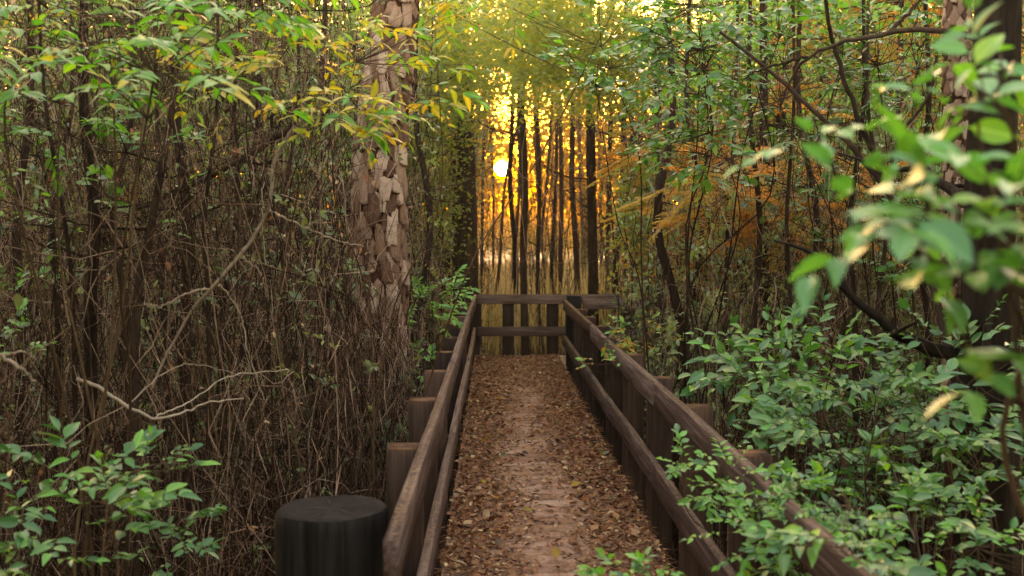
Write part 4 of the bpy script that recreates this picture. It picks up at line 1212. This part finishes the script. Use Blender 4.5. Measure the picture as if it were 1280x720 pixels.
P = P[~vis & (np.linalg.norm(P - EYE, axis=1) > 2.0)]
stamp(mb, DIA, frames(P, r_.normal(0, 1, P.shape), r_.normal(0, 1, P.shape) + [0, 0, .5], r_.uniform(.14, .3, len(P)), 1.5))
o = mb.build("unseen_shade_woods", M['olive'])
tag(o, "unseen leafy woods beside and behind the near end of the boardwalk, added for shade", "woods", kind='stuff')

# far golden wood whose backlit leaves fill the gap
mb = MB()
for (px, py, d, wp, hp, n) in [(680, 295, 72, 190, 55, 1100), (640, 250, 62, 80, 70, 520), (725, 250, 55, 80, 90, 320), (690, 130, 48, 110, 80, 400), (600, 190, 45, 30, 100, 400), (630, 205, 50, 60, 60, 330), (700, 210, 40, 70, 70, 240), (660, 20, 40, 130, 40, 400), (780, 200, 42, 40, 120, 200), (660, 60, 45, 110, 50, 260)]:
    c = at(px, py, d)
    r_ = np.random.default_rng(int(px * 3 + py))
    v = nrm(r_.normal(0, 1, (n, 3))) * r_.random((n, 1)) ** .4
    cc = c + v * np.array([wp * d / F, 5.0, hp * d / F])
    P = (cc[:, None] + r_.normal(0, .36, (n, 14, 3))).reshape(-1, 3)
    P = P[sun_clear(P) & (P[:, 2] > GZ)]
    stamp(mb, FLAKE, frames(P, r_.normal(0, 1, P.shape) * [1, 1, .5], np.array([0, 0, .6]) + r_.normal(0, .5, P.shape), r_.uniform(.12, .26, len(P))))
o = mb.build("golden_foliage", M['gold'])
mb2 = MB()
for (px, py, d, wp, hp, n) in [(560, 292, 95, 130, 22, 800), (690, 292, 95, 150, 24, 1500), (850, 292, 95, 150, 24, 600), (690, 300, 60, 120, 26, 420), (640, 330, 40, 70, 40, 160), (720, 320, 36, 70, 40, 200)]:
    c = at(px, py, d)
    r_ = np.random.default_rng(int(px * 3 + d))
    v = nrm(r_.normal(0, 1, (n, 3))) * r_.random((n, 1)) ** .4
    P = ((c + v * np.array([wp * d / F, 4.0, hp * d / F]))[:, None] + r_.normal(0, .004 * d, (n, 14, 3))).reshape(-1, 3)
    P = P[sun_clear(P) & (P[:, 2] > GZ)]
    stamp(mb2, FLAKE, frames(P, r_.normal(0, 1, P.shape) * [1, 1, .5], np.array([0, 0, .6]) + r_.normal(0, .5, P.shape), r_.uniform(.0016, .003, len(P)) * d))
tag(mb2.build("far_brush", M['olive']), "dense olive brush closing the view low behind the golden gap", "brush", kind='stuff')
tag(o, "far golden leaves lit from behind in the gap around the sun", "foliage", kind='stuff')


# feathery orange cypress boughs right of centre
def cypress(label, base, sprays, mats, seed, length=.55):
    r = np.random.default_rng(seed)
    base = np.array(base, float)
    root = empty("cypress_tree", base); tag(root, label, "tree")
    top = np.mean([at(a, b, c) for a, b, c, *_ in sprays], 0) + [0, 0, 1.5]
    tk = trunk_mesh([np.zeros(3) - [0, 0, .2], (top - base) * [.5, .5, .5], top - base], [.06, .05, .03], None, K=16, sides=9)
    tk.build("trunk", M['bark'], root, smooth=True)
    path = smooth_path([base, base + (top - base) * .5, top], 40)
    fol = {k: MB() for k in mats}
    for (px, py, d, wp, hp, n) in sprays:
        c = at(px, py, d)
        br = MB()
        for _ in range(n):
            p = c + r.normal(0, .5, 3) * [wp * d / F, .5, hp * d / F]
            a = path[np.argmin(np.abs(path[:, 2] - p[2] - .25))]
            out = nrm(nrm((p - a) * [1, 1, .3]) + r.normal(0, .65, 3) * [1, 1, .5]) if np.linalg.norm(p - a) > .1 else nrm(r.normal(0, 1, 3))
            e = p + out * length * r.uniform(.6, 1.1) + [0, 0, -.12]
            Q = np.concatenate([bez(a, (a + p) / 2 + [0, 0, .1], p, 6)[:-1], bez(p, (p + e) / 2 + [0, 0, .05], e, 6)])
            V, q = tubes((Q - base)[None], np.linspace(.008, .0015, 11)[None], 4); br.add(V, [q], r.random())
            side = nrm(np.cross(out, [0, 0, 1.0]))
            ts = np.linspace(0, 1, 15)
            mk = mats[int(r.integers(len(mats)))]
            pos, dr, nn, sz = [], [], [], []
            for tt in ts:
                b0 = p + (e - p) * tt
                for sg in (-1, 1):
                    dv = side * sg * .9 + out * .5 + r.normal(0, .12, 3) + [0, 0, -.25]
                    Ls = .17 * (1 - .6 * tt) * r.uniform(.7, 1.2)
                    for k in range(9):
                        b1 = b0 + nrm(dv) * Ls * k / 9
                        for s2 in (-1, 1):
                            pos.append(b1); dr.append(nrm(dv) * .6 + s2 * out * .8 + r.normal(0, .12, 3)); nn.append(np.array([0, -.5, .8]) + r.normal(0, .5, 3)); sz.append(.034 * r.uniform(.6, 1.3))
            A = frames(np.array(pos) - base, np.array(dr), np.array(nn, float), np.array(sz)); A[:, :, 0] *= .45
            stamp(fol[mk], DIA, A)
        br.build("branch", M['twig'], root)
    for k, mbk in fol.items():
        if mbk.n: tag(mbk.build("foliage", M[k], root), kind='stuff')


cypress("feathery orange cypress glowing behind the right railing", G(960, 9.6),
        [(890, 240, 7.8, 50, 40, 16), (960, 255, 8.0, 65, 40, 20), (1020, 215, 8.3, 55, 55, 20), (930, 185, 8.4, 70, 45, 18)], ('orange', 'gold', 'amber'), 61)
cypress("yellow orange cypress high in the upper right behind the holly", G(1120, 11.5),
        [(1010, 120, 10.5, 80, 50, 16), (1080, 30, 10.5, 100, 30, 14), (1150, 180, 10.8, 90, 60, 14), (1250, 330, 10.4, 40, 60, 10)], ('orange', 'gold'), 62, .8)
cypress("small golden cypress spray between the golden gap and the orange boughs", G(830, 11.5),
        [(840, 245, 10.6, 40, 25, 14), (800, 190, 11, 50, 30, 10)], ('gold', 'gold', 'orange'), 63)

# canopy leaves high over the far end of the walk (fine foliage along the top centre)
mb = MB()
for (px, py, d, wp, hp, dd, n) in [(620, 40, 15, 130, 90, 2.0, 620), (690, 110, 17, 90, 45, 1.5, 260), (560, 100, 14, 60, 90, 1.5, 330), (775, 80, 13, 60, 70, 1.5, 300), (700, 30, 12, 110, 75, 1.5, 560), (650, 70, 19, 80, 60, 1.5, 420), (540, 230, 16, 40, 90, 1.2, 260), (810, 260, 12, 30, 60, 1.0, 200)]:
    c = at(px, py, d)
    r_ = np.random.default_rng(int(px + py))
    v = nrm(r_.normal(0, 1, (n, 3))) * r_.random((n, 1)) ** .4
    cc = c + v * np.array([wp * d / F, dd, hp * d / F])
    P = (cc[:, None] + r_.normal(0, .13, (n, 12, 3))).reshape(-1, 3)
    ok = sun_clear(P); P = P[ok]
    stamp(mb, FLAKE, frames(P, r_.normal(0, 1, P.shape) * [1, 1, .5], np.array([0, 0, .6]) + r_.normal(0, .5, P.shape), r_.uniform(.05, .11, len(P))))
o = mb.build("canopy_foliage", M['canopy'])
tag(o, "fine olive green leaves hanging over the far end of the boardwalk", "foliage", kind='stuff')

# dry pale reeds of the clearing behind the far rail
mb = MB(); n = 16000
d = rng.uniform(19, 55, n) ** 1.0; px = rng.uniform(480, 900, n); x = (px - HX) / F * d
P = np.stack([x, d, ground_h(x, d)], -1)
A = frames(P, np.stack([rng.normal(0, .12, n), rng.normal(0, .12, n), np.ones(n)], -1), rng.normal(0, 1, (n, 3)) * [1, 1, .1] + [0, -.5, 0], rng.uniform(.7, 1.7, n))
A[:, :, 0] *= .05
stamp(mb, DIA, A)
o = mb.build("marsh_reeds", M['reed'])
tag(o, "pale dry reeds in the clearing behind the far railing", "reeds", kind='stuff')

# the sun itself
m, t, b = mat_new("sun_glow")
t.nodes.remove(b); em = t.nodes.new("ShaderNodeEmission"); em.inputs[0].default_value = (1, .80, .42, 1); em.inputs[1].default_value = 25
t.links.new(em.outputs[0], t.nodes["Material Output"].inputs[0])
uu = np.linspace(0, np.pi, 17)[:, None]; vv = np.arange(24) / 24 * 2 * np.pi
V = np.stack([np.sin(uu) * np.cos(vv), np.sin(uu) * np.sin(vv), np.cos(uu) * np.ones_like(vv)], -1).reshape(-1, 3) * 6.0
i = np.arange(17 * 24).reshape(17, 24)
q = np.stack([i[:-1], np.roll(i, -1, 1)[:-1], np.roll(i, -1, 1)[1:], i[1:]], -1).reshape(-1, 4)
o = link("sun_disc", np_mesh("sun_disc", V, [q], m, smooth=True), None, EYE + np.array(SUNDIR) * 850)
tag(o, "low bright sun showing through the trees", "sun", kind='structure')

# thin morning air: one closed box of even haze
m = bpy.data.materials.new("air"); m.use_nodes = True; t = m.node_tree; t.nodes.clear()
out = t.nodes.new("ShaderNodeOutputMaterial"); pv = t.nodes.new("ShaderNodeVolumePrincipled")
pv.inputs["Color"].default_value = (.95, .93, .9, 1); pv.inputs["Density"].default_value = 0.0009; pv.inputs["Anisotropy"].default_value = 0.75
t.links.new(pv.outputs[0], out.inputs["Volume"])
bx = np.array([(x, y, z) for x in (-75, 75) for y in (-12, 105) for z in (-2.2, 19)], float)
o = link("haze", np_mesh("haze", bx, [np.array([(0, 1, 3, 2), (4, 6, 7, 5), (0, 4, 5, 1), (2, 3, 7, 6), (0, 2, 6, 4), (1, 5, 7, 3)])], m))
tag(o, "thin golden haze hanging between the trunks", "haze", kind='stuff')

# labels: repeats that share one get their place in the row
ORD = "leftmost,second,third,fourth,fifth,sixth,seventh,eighth,ninth,tenth,eleventh,twelfth,thirteenth,fourteenth,fifteenth,sixteenth".split(",")
bylab = {}
for o in bpy.data.objects:
    if o.get("category") and o.get("label"): bylab.setdefault(o["label"], []).append(o)
for lab, os_ in bylab.items():
    if 1 < len(os_) <= 16 and "fallen leaf" != os_[0]["category"]:
        os_.sort(key=lambda o: o.location.x / o.location.y)
        for i, o in enumerate(os_):
            o["label"] = f"{lab}, {ORD[i]} from the left" if i else f"{lab}, leftmost one"

print("TRIS", sum(len(me.polygons) * 2 for me in bpy.data.meshes), "OBJ", len(bpy.data.objects))
